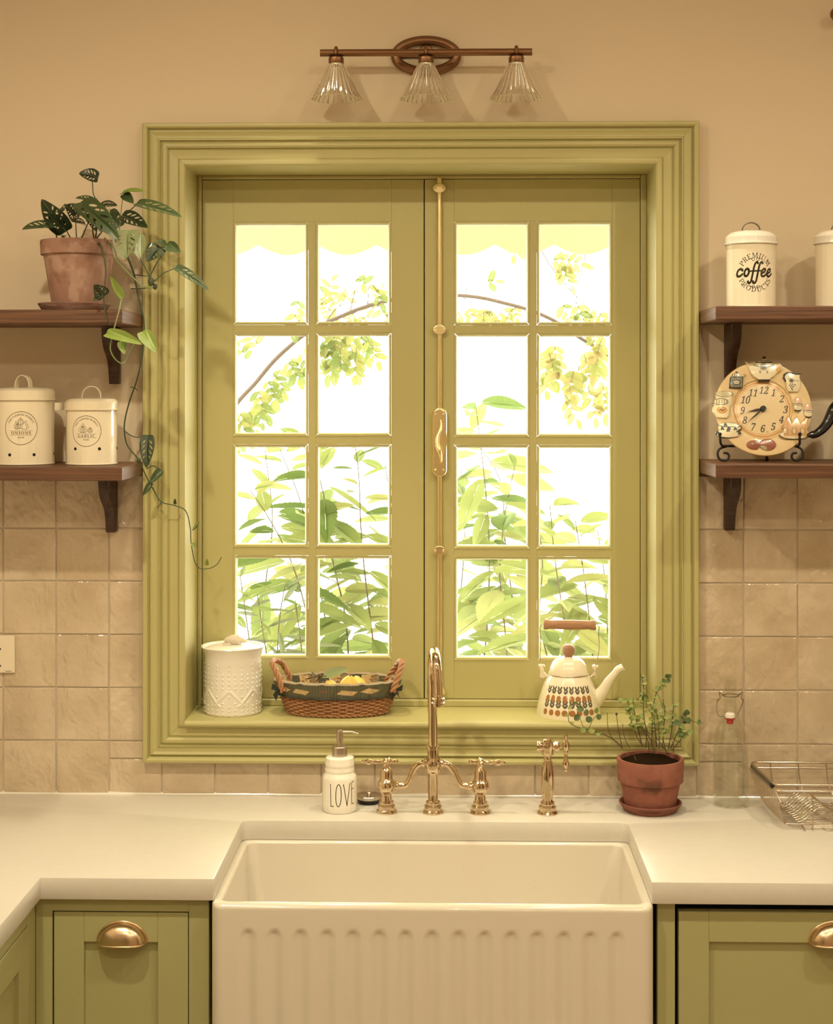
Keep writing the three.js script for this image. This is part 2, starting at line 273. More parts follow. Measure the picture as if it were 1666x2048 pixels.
function leaf(x0, x1, cols, rows) {
  const g = group('sash', win), gap = 0.0012;
  const X0 = x0 + gap, X1 = x1 - gap, Y0 = fy0 + gap, Y1 = fy1 - gap;
  part('stile', box(X0, cols[0][0], Y0, Y1, BACK, ZS, 0.0012), M.sage, g); part('stile', box(cols[1][1], X1, Y0, Y1, BACK, ZS, 0.0012), M.sage, g);
  part('rail', box(cols[0][0], cols[1][1], rows[0][1], Y1, BACK, ZS, 0.0006), M.sage, g); part('rail', box(cols[0][0], cols[1][1], Y0, rows[3][0], BACK, ZS, 0.0006), M.sage, g);
  part('muntin', box(cols[0][1], cols[1][0], rows[3][0], rows[0][1], BACK, ZS, 0.0006), M.sage, g);
  for (let r = 0; r < 3; r++) for (let c = 0; c < 2; c++) part('muntin', box(cols[c][0], cols[c][1], rows[r + 1][1], rows[r][0], BACK, ZS, 0.0006), M.sage, g);
  for (let r = 0; r < 4; r++) for (let c = 0; c < 2; c++) {
    const a = cols[c], b = rows[r];
    part('glazing_bead', merge(mitred(a[0], a[1], b[0], b[1], ZS, beadProfile)), M.sage, g);
    part('pane', new THREE.PlaneGeometry(a[1] - a[0] - 0.008, b[1] - b[0] - 0.008).translate((a[0] + a[1]) / 2, (b[0] + b[1]) / 2, glassZ), M.glass, g);
  }
}
const pr = (list) => list.map(([a, b]) => [Y(b, ZS), Y(a, ZS)]), pc = (list) => list.map(([a, b]) => [X(a, ZS), X(b, ZS)]);
part('meeting_strip', box(mid - 0.02, mid + 0.016, fy0, fy1, BACK - 0.012, BACK - 0.0008, 0.001), M.sage, win);
leaf(fx0, mid, pc([[466.5, 616.5], [631.5, 782.5]]), pr([[443, 649.5], [665.5, 872.5], [888.5, 1095], [1111.5, 1317.5]]));
leaf(mid, fx1, pc([[908.5, 1059.5], [1073.5, 1224.5]]), pr([[443, 650.5], [666.5, 874], [889.5, 1097], [1112.5, 1320]]));
{ // brass espagnolette bolt on the right-hand leaf
  const b = group('espagnolette_bolt', win), x = X(879, ZS), z = ZS + 0.001;
  const rodShape = (r) => { const s = new THREE.Shape(); s.absarc(0, 0, r, 0, Math.PI, false); return s; };
  const y0 = Y(1392, ZS), y1 = Y(357, ZS);
  const rod = extrude(rodShape(0.0062), y1 - y0, 0, 12); rod.rotateX(-Math.PI / 2); rod.scale(1, 1, -1); 
  const rg = new THREE.CylinderGeometry(0.0058, 0.0058, y1 - y0, 20); rg.translate(x, (y0 + y1) / 2, z + 0.006);
  part('rod', rg, M.brass, b);
  for (const py of [378, 660, 1100, 1380]) {
    const s = new THREE.Shape(); s.absellipse(0, 0, 0.0148, 0.0112, 0, Math.PI * 2); const g = extrude(s, 0.0035, 0.0016, 28, 3); g.translate(x, Y(py, ZS), z + 0.0105);
    const gd = part('rod_guide', plain(g), M.brass, b);
    gd.geometry = merge([g, ...[-1, 1].map((k) => new THREE.TorusGeometry(0.0026, 0.0009, 8, 16).translate(x + k * 0.0095, Y(py, ZS), z + 0.0156)), ...[-1, 1].map((k) => ball(V(x + k * 0.0095, Y(py, ZS), z + 0.0156), 0.002, 1, 1, 0.6, 10))]);
  }
  const py0 = Y(953, ZS), py1 = Y(815, ZS), w = 0.0172, s = new THREE.Shape(); s.moveTo(-w, py0 + w); s.absarc(0, py0 + w, w, Math.PI, 2 * Math.PI, false); s.lineTo(w, py1 - w); s.absarc(0, py1 - w, w, 0, Math.PI, false); s.lineTo(-w, py0 + w);
  const screws = []; for (const k of [-1, 1]) for (const yy of [py0 + 0.016, py1 - 0.016]) screws.push(ball(V(x + k * 0.009, yy, z + 0.0195), 0.003, 1, 1, 0.5, 12));
  part('handle_plate', merge([extrude(s, 0.013, 0.0045, 20, 4).translate(x, 0, z + 0.002), ...screws]), M.brass, b);
  const cy = (py0 + py1) / 2;
  const lever = taper([V(x + 0.002, cy + 0.052, z + 0.022), V(x + 0.003, cy + 0.035, z + 0.032), V(x - 0.004, cy + 0.012, z + 0.040), V(x - 0.0045, cy - 0.006, z + 0.044), V(x + 0.001, cy - 0.022, z + 0.046), V(x + 0.0035, cy - 0.04, z + 0.036), V(x + 0.002, cy - 0.05, z + 0.022)], (t) => 0.0022 + 0.0034 * Math.sin(Math.PI * t) ** 2, 0, 10, 50);
  part('handle', merge([lever, ball(V(x - 0.004, cy + 0.006, z + 0.040), 0.0062, 0.8, 1.3, 1)]), M.brass, b);
}

// ---------------------------------------------------------------- worktop, sink and cabinets
const ZF = K(700, 1760, COUNTER).z, TH = 0.04, XS0 = K(427, 1760, COUNTER).x, XS1 = K(1303.5, 1764, COUNTER).x, ZK = K(860, 1643, COUNTER).z, XRET = K(78, 1759, COUNTER).x;
{
  const s = new THREE.Shape(), c = 0.02, rad = 0.022;                                     // drawn in (x, -z)
  s.moveTo(XW0, -0.007); s.lineTo(XW1, -0.007); s.lineTo(XW1, -ZF); s.lineTo(XS1 + 0.004, -ZF); s.quadraticCurveTo(XS1, -ZF, XS1, -ZF + 0.004);
  s.lineTo(XS1, -ZK - rad); s.quadraticCurveTo(XS1, -ZK, XS1 - rad, -ZK); s.lineTo(XS0 + rad, -ZK); s.quadraticCurveTo(XS0, -ZK, XS0, -ZK - rad);
  s.lineTo(XS0, -ZF + 0.004); s.quadraticCurveTo(XS0, -ZF, XS0 - 0.004, -ZF); s.lineTo(XRET, -ZF); s.lineTo(XRET, -2.6); s.lineTo(XW0, -2.6); s.lineTo(XW0, -0.007);
  const g = extrude(s, TH - 0.003, 0.0015, 8, 2); g.rotateX(-Math.PI / 2); g.translate(0, COUNTER - TH + 0.0015, 0);
  const t = thing('worktop', 'cream stone worktop in an L shape round the sink', 'worktop');
  part('slab', metric(toCreasedNormals(plain(g), 0.5)), M.stone, t);
  const q = new THREE.Shape(); q.moveTo(0.0045, 0); q.lineTo(0.0125, 0); q.quadraticCurveTo(0.0078, 0.001, 0.0075, 0.006); q.lineTo(0.0045, 0.006);
  const sg = extrude(q, XW1 - XW0 - 0.01, 0, 6); sg.rotateY(-Math.PI / 2); sg.translate(XW1 - 0.005, COUNTER - 0.0004, 0); part('sealant', plain(sg), M.white, t);
}
{ // apron-front sink with a fluted face
  const SX0 = K(424, 1808, COUNTER - TH).x, SX1 = K(1304, 1811, COUNTER - TH).x, z0 = ZK - 0.007, z1 = 0.622, top = COUNTER - TH - 0.0005, bot = top - 0.255, cx = (SX0 + SX1) / 2, hw = (SX1 - SX0) / 2 + 0.0035, cz = (z0 + z1) / 2, hd = (z1 - z0) / 2;
  const fl0 = X(496, z1), fl1 = X(1233.5, z1), pitch = (fl1 - fl0) / 14;
  const ring = (ix, rad, y, flute = 0, front = ix) => {                                                // rounded rectangle, inset by ix, many points along the front
    const a = hw - ix, d = hd - ix, r = Math.max(0.002, Math.min(rad, a, d)), out = [];
    const side = (p, q, n) => { for (let i = 0; i < n; i++) out.push(V(lerp(p[0], q[0], i / n), y, lerp(p[1], q[1], i / n))); };
    const arc = (x, z, t0) => { for (let i = 0; i < 8; i++) { const t = t0 + (i / 8) * Math.PI / 2; out.push(V(x + Math.cos(t) * r, y, z + Math.sin(t) * r)); } };
    side([-a, -d + r], [-a, d - r], 20); // left, towards the front
    { const x = -a + r, z = d - r; for (let i = 0; i < 8; i++) { const t = Math.PI - (i / 8) * Math.PI / 2; out.push(V(x + Math.cos(t) * r, y, z + Math.sin(t) * r)); } }
    side([-a + r, d], [a - r, d], 420);
    { const x = a - r, z = d - r; for (let i = 0; i < 8; i++) { const t = Math.PI / 2 - (i / 8) * Math.PI / 2; out.push(V(x + Math.cos(t) * r, y, z + Math.sin(t) * r)); } }
    side([a, d - r], [a, -d + r], 20);
    { const x = a - r, z = -d + r; for (let i = 0; i < 8; i++) { const t = -(i / 8) * Math.PI / 2; out.push(V(x + Math.cos(t) * r, y, z + Math.sin(t) * r)); } }
    side([a - r, -d], [-a + r, -d], 30);
    { const x = -a + r, z = -d + r; for (let i = 0; i < 8; i++) { const t = -Math.PI / 2 - (i / 8) * Math.PI / 2; out.push(V(x + Math.cos(t) * r, y, z + Math.sin(t) * r)); } }
    for (const q of out) {
      if (front !== ix && q.z > 0) q.z -= (front - ix) * smooth(0.3, 1, q.z / d);
      q.x += cx; q.z += cz;
      if (flute && q.z > z1 - 0.004) {
        const k = Math.round((q.x - fl0) / pitch), fx = (q.x - fl0 - k * pitch) / (pitch * 0.40);
        if (k >= 0 && k <= 14 && Math.abs(fx) < 1) { const hy = (Y(1862, z1) - y) / 0.016, cap = hy <= 0 ? 0 : Math.sqrt(Math.max(0, 1 - Math.max(0, 1 - hy) ** 2)), e = cap > 0 ? fx / Math.max(cap, 0.05) : 2; if (Math.abs(e) < 1) q.z -= 0.0048 * cap * (0.5 + 0.5 * Math.cos(Math.PI * e)); }
      }
    }
    return out;
  };
  const list = []; const R = 0.02, rim = 0.018;
  list.push(ring(0.02, R, bot), ring(0.004, R, bot + 0.004), ring(0, R, bot + 0.015));
  for (let i = 1; i <= 46; i++) list.push(ring(0, R, lerp(bot + 0.015, top - 0.012, i / 46), 1));
  for (let i = 1; i <= 8; i++) { const t = (i / 8) * Math.PI / 2; { const y = top - 0.012 + Math.sin(t) * 0.012, e = Math.max(0, y - top + 0.004) / 0.004; list.push(ring(0.004 * (1 - Math.sqrt(Math.max(0, 1 - e * e))), R, y, 0, 0.012 - Math.cos(t) * 0.012)); }; }
  for (let i = 0; i <= 7; i++) { const t = (i / 7) * Math.PI / 2; list.push(ring(rim - 0.006 + Math.sin(t) * 0.006 + 0.0002, R, top - 0.006 + Math.cos(t) * 0.006)); }
  const ib = top - 0.215;
  for (let i = 1; i <= 6; i++) list.push(ring(rim + 0.008 * i / 6, 0.03, lerp(top - 0.006, ib + 0.04, i / 6)));
  for (let i = 1; i <= 7; i++) { const t = (i / 7) * Math.PI / 2; list.push(ring(rim + 0.008 + 0.04 * (1 - Math.cos(t)), 0.035, ib + 0.04 - Math.sin(t) * 0.04)); }
  list.push(ring(0.12, 0.05, ib - 0.002), ring(0.17, 0.04, ib - 0.004));
  const sink = thing('farmhouse_sink', 'white ceramic farmhouse sink with a fluted apron front', 'sink', [0, 0, 0]);
  part('basin', loops(list), M.sink, sink);
  part('basin_floor', box(cx - hw + 0.1, cx + hw - 0.1, ib - 0.02, ib - 0.0035, cz - 0.1, cz + 0.1, 0.002), M.sink, sink);
  const dr = [[0.001, 0], [0.03, 0.0005], [0.04, 0.003], [0.045, 0.003], [0.047, 0]]; part('drain', lathe(dr, 32).translate(cx, ib - 0.0035, cz), M.steel, sink);
  reseed(5); const drops = [];                                                           // water drops left on the back of the basin
  for (let i = 0; i < 110; i++) { const u = rr(-0.30, 0.30), cl = rnd() < 0.7 ? rr(-0.28, 0.0) : u, yy = top - rr(0.03, 0.15), iz = z0 + rim + 0.004 + 0.008 * (top - yy) / 0.17; drops.push(ball(V(cx + cl, yy, iz), rr(0.0008, 0.0022), 1, 1.15, 0.45, 8)); }
  const wd = part('water_drops', merge(drops), M.water, sink); wd.userData.kind = 'stuff';
}
function shaker(name, parent, x0, x1, y0, y1, z, frameW, topW, mat, depth = 0.02) {                 // frame-and-panel front facing +z
  const g = group(name, parent), f = frameW;
  part('stile', box(x0, x0 + f, y0, y1, z - depth, z, 0.0012), mat, g); part('stile', box(x1 - f, x1, y0, y1, z - depth, z, 0.0012), mat, g);
  part('rail', box(x0 + f, x1 - f, y1 - topW, y1, z - depth, z, 0.0012), mat, g); part('rail', box(x0 + f, x1 - f, y0, y0 + f, z - depth, z, 0.0012), mat, g);
  part('panel', box(x0 + f, x1 - f, y0 + f, y1 - topW, z - depth, z - 0.0095, 0.0005), mat, g);
  return g;
}
function cupHandle(parent, x, y, z, w, h, out) {                                              // a half-dome bin pull, open below
  const dome = (k) => (u, v) => { const a = Math.PI * u, f = v * Math.PI / 2, c = Math.cos(a), s = Math.sin(a), sc = (q) => Math.sign(q) * Math.pow(Math.abs(q), 0.72); return V(x + k * w * sc(c) * Math.cos(f), y - 0.001 + k * h * Math.sin(f), z + k * out * sc(s) * Math.pow(Math.cos(f), 0.8)); };
  const g = grid(48, 18, dome(1)), inner = grid(48, 18, dome(0.95));
  const rimPts = []; for (let i = 0; i <= 24; i++) { const a = Math.PI * i / 24; rimPts.push(V(x + Math.cos(a) * w * 1.03, y + Math.sin(a) * h * 1.03, z + 0.0015)); }
  const front = []; for (let i = 0; i <= 32; i++) { const q = dome(0.985)(i / 32, 0); q.y -= 0.001; front.push(q); }
  return part('cup_handle', merge([g, inner, tube(rimPts, 0.0022, 8, 60), tube(front, 0.0019, 8, 60)]), M.cup, parent);
}
const ZC = ZF - 0.02;                                                                        // face of the base cabinets
{ // drawer cabinet left of the sink
  const t = thing('base_cabinet', 'narrow sage green cabinet with one cup handle, left of the sink', 'cabinet', [0, 0, 0]);
  const a = XRET - 0.0145, b = X(417, ZC), d0 = X(108, ZC), d1 = X(376, ZC), ty = COUNTER - TH, dy = Y(1829.5, ZC), low = 0.12;
  part('face_stile', box(a, d0 - 0.003, low, ty, ZC - 0.022, ZC, 0.001), M.sageCab, t); part('face_stile', box(d1 + 0.0015, X(377.5, ZC) + 0.0375, low, ty, ZC - 0.022, ZC, 0.0008), M.sageCab, t);
  part('face_rail', box(d0 - 0.003, d1 + 0.0015, dy + 0.002, ty, ZC - 0.022, ZC, 0.001), M.sageCab, t);
  part('carcass', merge([box(a, b - 0.004, low, ty - 0.01, 0.02, 0.03, 0), box(a, a + 0.018, low, ty, 0.03, ZC - 0.022, 0), box(b - 0.02, b - 0.004, low, ty, 0.03, ZC - 0.022, 0), box(a, b - 0.004, low, low + 0.018, 0.03, ZC - 0.022, 0), box(d0, d1, low + 0.02, dy, ZC - 0.05, ZC - 0.046, 0)]), M.dark, t);
  part('plinth', box(a, b, 0, low, ZC - 0.06, ZC - 0.045, 0), M.sageCab, t);
  const dg = shaker('drawer', t, d0, d1, low + 0.02, dy, ZC + 0.001, X(168, ZC) - d0, dy - Y(1889, ZC), M.sageCab);
  cupHandle(dg, X(242, ZC + 0.012), Y(1887, ZC), ZC + 0.001, 0.0445, 0.036, 0.027);
}
{ // cabinet right of the sink
  const t = thing('base_cabinet', 'wide sage green cabinet right of the sink, cut off by the frame', 'cabinet', [0, 0, 0]);
  const a = X(1315, ZC), b = XW1 - 0.01, p1 = X(1350, ZC), d0 = X(1357.5, ZC), ty = COUNTER - TH, dy = Y(1819, ZC), low = 0.12, d1 = d0 + 0.597;
  part('face_stile', box(a, p1, low, ty, ZC - 0.022, ZC, 0.001), M.sageCab, t);
  part('face_stile', box(d1 + 0.006, b, low, ty, ZC - 0.022, ZC, 0.001), M.sageCab, t);
  part('carcass', merge([box(a, b, low, ty - 0.01, 0.02, 0.03, 0), box(a, a + 0.018, low, ty, 0.03, ZC - 0.022, 0), box(b - 0.018, b, low, ty, 0.03, ZC - 0.022, 0), box(a, b, low, low + 0.018, 0.03, ZC - 0.022, 0), box(p1, d1 + 0.006, low + 0.02, ty - 0.002, ZC - 0.05, ZC - 0.046, 0)]), M.dark, t);
  part('plinth', box(a, b, 0, low, ZC - 0.06, ZC - 0.045, 0), M.sageCab, t);
  const dg = shaker('drawer', t, d0, d1, low + 0.02, dy, ZC + 0.001, X(1418, ZC) - d0, dy - Y(1879, ZC), M.sageCab);
  cupHandle(dg, X(1671, ZC + 0.012), Y(1876, ZC), ZC + 0.001, 0.0445, 0.036, 0.027);
}
{ // cabinet under the return of the worktop, facing right
  const t = thing('base_cabinet', 'sage green cabinet under the return of the worktop at the far left', 'cabinet', [0, 0, 0]);
  const x = XRET - 0.0145, ty = COUNTER - TH, low = 0.12, z0 = ZC + 0.001, z1 = 2.58;
  part('face_stile', box(x - 0.022, x, low, ty, z0, z0 + 0.05, 0.001), M.sageCab, t);
  part('face_rail', box(x - 0.022, x, ty - 0.035, ty, z0 + 0.05, z1, 0.001), M.sageCab, t);
  part('carcass', merge([box(XW0 + 0.005, x - 0.026, low, ty - 0.01, z0, z0 + 0.018, 0), box(XW0 + 0.005, x - 0.05, low, ty - 0.01, z0 + 0.018, z1, 0)]), M.dark, t);
  part('plinth', box(x - 0.06, x - 0.045, 0, low, z0, z1, 0), M.sageCab, t);
  for (let i = 0; i < 4; i++) {
    const a = z0 + 0.053 + i * 0.48, b = a + 0.477, g = shaker('door', t, -b, -a, low + 0.02, ty - 0.038, 0, 0.06, 0.06, M.sageCab); g.rotation.y = Math.PI / 2; g.position.x = x + 0.001;
  }
}

// ---------------------------------------------------------------- wall shelves
function shelf(label, x0, x1, top, thick, bx, side) {                       // bx: outer side of the bracket that the photograph shows
  const t = thing('wall_shelf', label, 'shelf', [0, 0, 0]), z1 = 0.24, bot = top - thick;
  const b = part('board', box(x0, x1, bot, top, 0.0005, z1, 0.003), M.wood, t);
  const s = new THREE.Shape(); s.moveTo(0, 0); s.lineTo(0.102, 0); s.bezierCurveTo(0.102, -0.032, 0.090, -0.046, 0.070, -0.058); s.bezierCurveTo(0.044, -0.072, 0.032, -0.084, 0.027, -0.125); s.lineTo(0.0, -0.125); s.lineTo(0, 0);
  for (const x of [bx, bx + side * 0.72]) {
    const g = extrude(s, 0.0165, 0.0028, 16, 2); g.rotateY(-Math.PI / 2); g.translate(side < 0 ? x - 0.0028 : x + 0.0195, bot - 0.001, 0.008);
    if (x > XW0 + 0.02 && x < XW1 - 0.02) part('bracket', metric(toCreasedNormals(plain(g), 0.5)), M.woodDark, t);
  }
  return t;
}
const SL1 = 1.978, SL2 = 1.650, SR1 = 1.984, SR2 = 1.6575, STH = 0.029;
shelf('upper left wooden shelf that carries the vine in a clay pot', XW0 + 0.01, OUT.x0 - 0.001, SL1, STH, X(244, 0.0), -1);
shelf('lower left wooden shelf that carries the onion and garlic tins', XW0 + 0.01, OUT.x0 - 0.001, SL2, STH, X(237.7, 0.0), -1);
shelf('upper right wooden shelf that carries the coffee tin', OUT.x1 + 0.001, XW1 - 0.01, SR1, STH, X(1446, 0.0), 1);
shelf('lower right wooden shelf under the plate clock', OUT.x1 + 0.001, XW1 - 0.01, SR2, STH, X(1445, 0.0), 1);

// ---------------------------------------------------------------- printed tins
function arcText(c, str, cx, cy, r, mid, size, font, flip = 1, spread = 1) {
  c.font = `${font.includes('bold') ? 'bold ' : ''}${size}px ${font.replace('bold ', '')}`; c.textAlign = 'center'; c.textBaseline = 'middle';
  const ws = [...str].map((ch) => c.measureText(ch).width * spread), total = ws.reduce((a, b) => a + b, 0); let at = -total / 2;
  [...str].forEach((ch, i) => { const a = mid + flip * (at + ws[i] / 2) / r; at += ws[i]; c.save(); c.translate(cx + Math.sin(a) * r, cy - Math.cos(a) * r); c.rotate(a + (flip < 0 ? Math.PI : 0)); c.fillText(ch, 0, 0); c.restore(); });
}
function marketPrint(word, small, draw) {                                   // wraps a tin; the middle of the picture looks to the front
  return (W, H, cx, cy, R) => canvasTex(W, H, (c) => {
    c.fillStyle = '#efe3cb'; c.fillRect(0, 0, W, H);
    c.strokeStyle = '#4b3d28'; c.fillStyle = '#4b3d28'; c.lineWidth = R * 0.035; c.beginPath(); c.arc(cx, cy, R, 0, 7); c.stroke();
    arcText(c, 'THE FARMERS MARKET', cx, cy, R * 0.82, 0, R * 0.155, 'bold serif', 1, 1.05);
    c.lineWidth = R * 0.014; for (const y of [0.16, 0.44]) { c.beginPath(); c.moveTo(cx - R * 0.70, cy + R * y); c.lineTo(cx + R * 0.70, cy + R * y); c.stroke(); }
    c.textAlign = 'center'; c.textBaseline = 'middle'; c.font = `bold ${R * 0.27}px serif`; c.save(); c.translate(cx, cy + R * 0.305); c.scale(0.98, 1); c.fillText(word.split('').join('\u200a'), 0, 0); c.restore();
    c.font = `bold ${R * 0.15}px serif`; c.fillText(small, cx, cy + R * 0.56);
    c.lineWidth = R * 0.022; draw(c, cx, cy, R);
  });
}
const bulb = (c, x, y, r, tip, ribs) => {
  c.beginPath(); c.moveTo(x + tip * r * 0.1, y - r * 1.55); c.bezierCurveTo(x - r * 0.2, y - r * 0.9, x - r * 1.15, y - r * 0.7, x - r * 1.05, y + r * 0.25); c.bezierCurveTo(x - r, y + r * 0.95, x + r, y + r * 0.95, x + r * 1.05, y + r * 0.25); c.bezierCurveTo(x + r * 1.15, y - r * 0.7, x + r * 0.2, y - r * 0.9, x + tip * r * 0.1, y - r * 1.55); c.save(); c.fillStyle = '#efe3cb'; c.fill(); c.restore(); c.stroke();
  for (let k = 0; k < ribs; k++) { const e = (k / (ribs - 1) - 0.5) * 1.5; c.beginPath(); c.moveTo(x + e * r * 0.15, y - r * 0.9); c.quadraticCurveTo(x + e * r * 1.2, y - r * 0.1, x + e * r * 0.65, y + r * 0.72); c.stroke(); }
};
const onionArt = (c, cx, cy, R) => { bulb(c, cx - R * 0.02, cy - R * 0.36, R * 0.19, 0, 3); bulb(c, cx - R * 0.22, cy - R * 0.10, R * 0.2, -6, 5); bulb(c, cx + R * 0.2, cy - R * 0.10, R * 0.22, 5, 2); };
const garlicArt = (c, cx, cy, R) => { bulb(c, cx - R * 0.22, cy - R * 0.10, R * 0.27, 1, 6); bulb(c, cx + R * 0.27, cy - R * 0.04, R * 0.16, 1, 4); };

function tinHandle(parent, y, r, h, width, mat, turn, lean = 0) {                  // flat strap bent to an arch
  const g = grid(40, 1, (u, v) => { const a = Math.PI * u; return V(-Math.cos(a) * r, y + Math.pow(Math.sin(a), 0.8) * h, (v - 0.5) * width + lean * Math.sin(a)); });
  const g2 = grid(40, 1, (u, v) => { const a = Math.PI * u; return V(-Math.cos(a) * (r - 0.0016), y + Math.pow(Math.sin(a), 0.8) * (h - 0.0016), (v - 0.5) * width + lean * Math.sin(a)); });
  const lips = [-0.5, 0.5].map((v) => { const q = []; for (let i = 0; i <= 24; i++) { const a = Math.PI * i / 24; q.push(V(-Math.cos(a) * (r - 0.0008), y + Math.pow(Math.sin(a), 0.8) * (h - 0.0008), v * width + lean * Math.sin(a))); } return tube(q, 0.0011, 6, 50); });
  const feet = [-1, 1].map((k) => box(k * r - 0.006, k * r + 0.006, y - 0.001, y + 0.0012, -width / 2, width / 2, 0.0005));
  const m = part('handle', merge([g, g2, ...lips, ...feet]), mat, parent); m.rotation.y = turn; return m;
}
function tin(name, label, px, z, r, pyTop, pyLid, shelfY, print, opt = {}) {
  const t = thing(name, label, 'canister', [X(px, z), shelfY, z], facing(X(px, z), z)), top = Y(pyTop, z) - shelfY, seam = Y(pyLid, z) - shelfY, R = r / S(z);
  const body = part('body', lathe([[0, 0.0012], [R - 0.004, 0.0012], [R - 0.001, 0.0003], [R + 0.0008, 0.0015], [R + 0.0006, 0.003], [R - 0.0008, 0.004], [R - 0.0008, seam], [R - 0.003, seam]], 72, 0.5), phy({ map: print, roughness: 0.2, clearcoat: 0.7, clearcoatRoughness: 0.06 }), t);
  const dome = opt.dome ?? 0.005;
  const lid = part('lid', lathe([[0, top], [R * 0.55, top - dome * 0.12], [R * 0.84, top - dome * 0.5], [R * 0.95, top - dome], [R + 0.0012, top - dome - 0.004], [R + 0.0016, top - dome - 0.008], [R + 0.0014, seam + 0.002], [R + 0.003, seam + 0.001], [R + 0.0034, seam - 0.0008], [R + 0.0026, seam - 0.002], [R + 0.0002, seam - 0.002]], 72, 0.55), opt.lidMat ?? M.enamel, t);
  tinHandle(lid, top - dome * 0.3, opt.hr ?? 0.022, opt.hh ?? 0.026, opt.hw ?? 0.016, opt.handleMat ?? M.enamel, opt.handleTurn ?? 0);
  return { t, body, R, top, seam };
}
function vents(q, angles, py, z, y0) { for (const a of angles) { const h = Y(py, z) - y0; const g = new THREE.CylinderGeometry(0.0034, 0.0034, 0.0015, 20); g.rotateX(Math.PI / 2); g.translate(0, 0, q.R - 0.0012); g.rotateY(a); g.translate(0, h, 0); part('vent_hole', plain(g), M.dark, q.t); } }
{
  const z = 0.115, q = tin('storage_canister', 'large cream tin printed ONIONS with an arched lid handle', 47, z, 61.5, 774, 799, SL2, marketPrint('ONIONS', 'fresh', onionArt)(2048, 684, 998, 684 * (1 - (928 - 855) / (928 - 799)), 172), { dome: 0.004, hr: 0.0175, hh: 0.027, hw: 0.014, handleTurn: -0.5 });
  vents(q, [-0.45, 0.34, 1.35], 908, z, SL2);
  const y = Y(813, z) - SL2, w = 0.016; // flat side handle
  const strap = []; for (let i = 0; i <= 16; i++) { const a = Math.PI * i / 16 - Math.PI / 2; strap.push([Math.cos(a) * 0.022, Math.sin(a) * 0.026]); }
  const sg = grid(32, 1, (u, v) => { const a = Math.PI * u - Math.PI / 2; return V(q.R - 0.001 + Math.cos(a) * 0.021, y + (v - 0.5) * w, Math.sin(a) * 0.024); });
  const sg2 = grid(32, 1, (u, v) => { const a = Math.PI * u - Math.PI / 2; return V(q.R - 0.001 + Math.cos(a) * 0.0196, y + (v - 0.5) * w, Math.sin(a) * 0.0225); });
  part('side_handle', merge([sg, sg2]), M.enamel, q.t);
}
{
  const z = 0.120, q = tin('storage_canister', 'smaller cream tin printed GARLIC with an arched lid handle', 183.5, z, 51.5, 795, 818.5, SL2, marketPrint('GARLIC', 'fresh', garlicArt)(2048, 693, 952, 693 * (1 - (928 - 861) / (928 - 818.5)), 190), { dome: 0.0045, hr: 0.0205, hh: 0.026, hw: 0.013, handleTurn: -0.12 });
  vents(q, [-0.68, 0.30, 1.33], 896.5, z, SL2);
}
const coffeePrint = canvasTex(2048, 800, (c, W, H) => {
  c.fillStyle = '#f1e6d0'; c.fillRect(0, 0, W, H); c.fillStyle = '#17120d'; c.strokeStyle = '#17120d';
  const cx = 1083, cy = 372, R = 215;
  arcText(c, 'PREMIUM', cx, cy, R * 0.96, 0, 92, 'serif', 1, 1.08); arcText(c, 'PRODUCTS', cx, cy, R * 0.98, Math.PI, 92, 'serif', -1, 1.05);
  for (const [a, b] of [[-1, -0.62], [1, -0.62], [-1, 0.66], [1, 0.66]]) { c.beginPath(); c.arc(cx + a * R * 0.83, cy + b * R, 9, 0, 7); c.fill(); }
  c.lineWidth = 6; for (const y of [-160, 178]) for (const k of [-1, 1]) { c.beginPath(); c.arc(cx + k * 30, cy + y, 17, 0, 7); c.stroke(); c.beginPath(); c.moveTo(cx + k * 46, cy + y); c.quadraticCurveTo(cx + k * 66, cy + y - 18, cx + k * 88, cy + y); c.stroke(); }
  // the word written as a brush script
  const stroke = (w, f) => { c.lineWidth = w; c.lineCap = 'round'; c.lineJoin = 'round'; c.beginPath(); f(); c.stroke(); };
  c.save(); c.translate(cx - 12, cy + 44); c.transform(1, 0, -0.2, 1, 0, 0); c.scale(1.14, 1.32);
  const o = (x) => { c.save(); c.translate(x, -32); c.lineWidth = 23; c.beginPath(); c.ellipse(0, 0, 25, 34, 0, 0, 7); c.stroke(); c.restore(); };
  stroke(24, () => { c.moveTo(-150, -52); c.bezierCurveTo(-168, -78, -212, -62, -212, -26); c.bezierCurveTo(-212, 12, -168, 10, -146, -16); });
  o(-98);
  for (const x of [-30, 26]) stroke(22, () => { c.moveTo(x + 40, -118); c.bezierCurveTo(x + 18, -146, x + 4, -110, x + 4, -70); c.lineTo(x + 2, 40); c.bezierCurveTo(x, 78, x - 32, 70, x - 34, 52); });
  stroke(15, () => { c.moveTo(-58, -44); c.lineTo(66, -48); });
  for (const x of [98, 172]) stroke(22, () => { c.moveTo(x - 22, -26); c.bezierCurveTo(x + 20, -30, x + 30, -66, x + 2, -66); c.bezierCurveTo(x - 34, -64, x - 38, 6, x + 2, 4); c.bezierCurveTo(x + 20, 2, x + 34, -12, x + 40, -22); });
  c.restore();
});
tin('storage_canister', 'white tin printed PREMIUM COFFEE PRODUCTS with a metal lid handle', 1502, 0.13, 50, 463, 490, SR1, coffeePrint, { dome: 0.011, hr: 0.0195, hh: 0.021, hw: 0.012, handleMat: M.wire, lidMat: M.white, handleTurn: 0.1 });
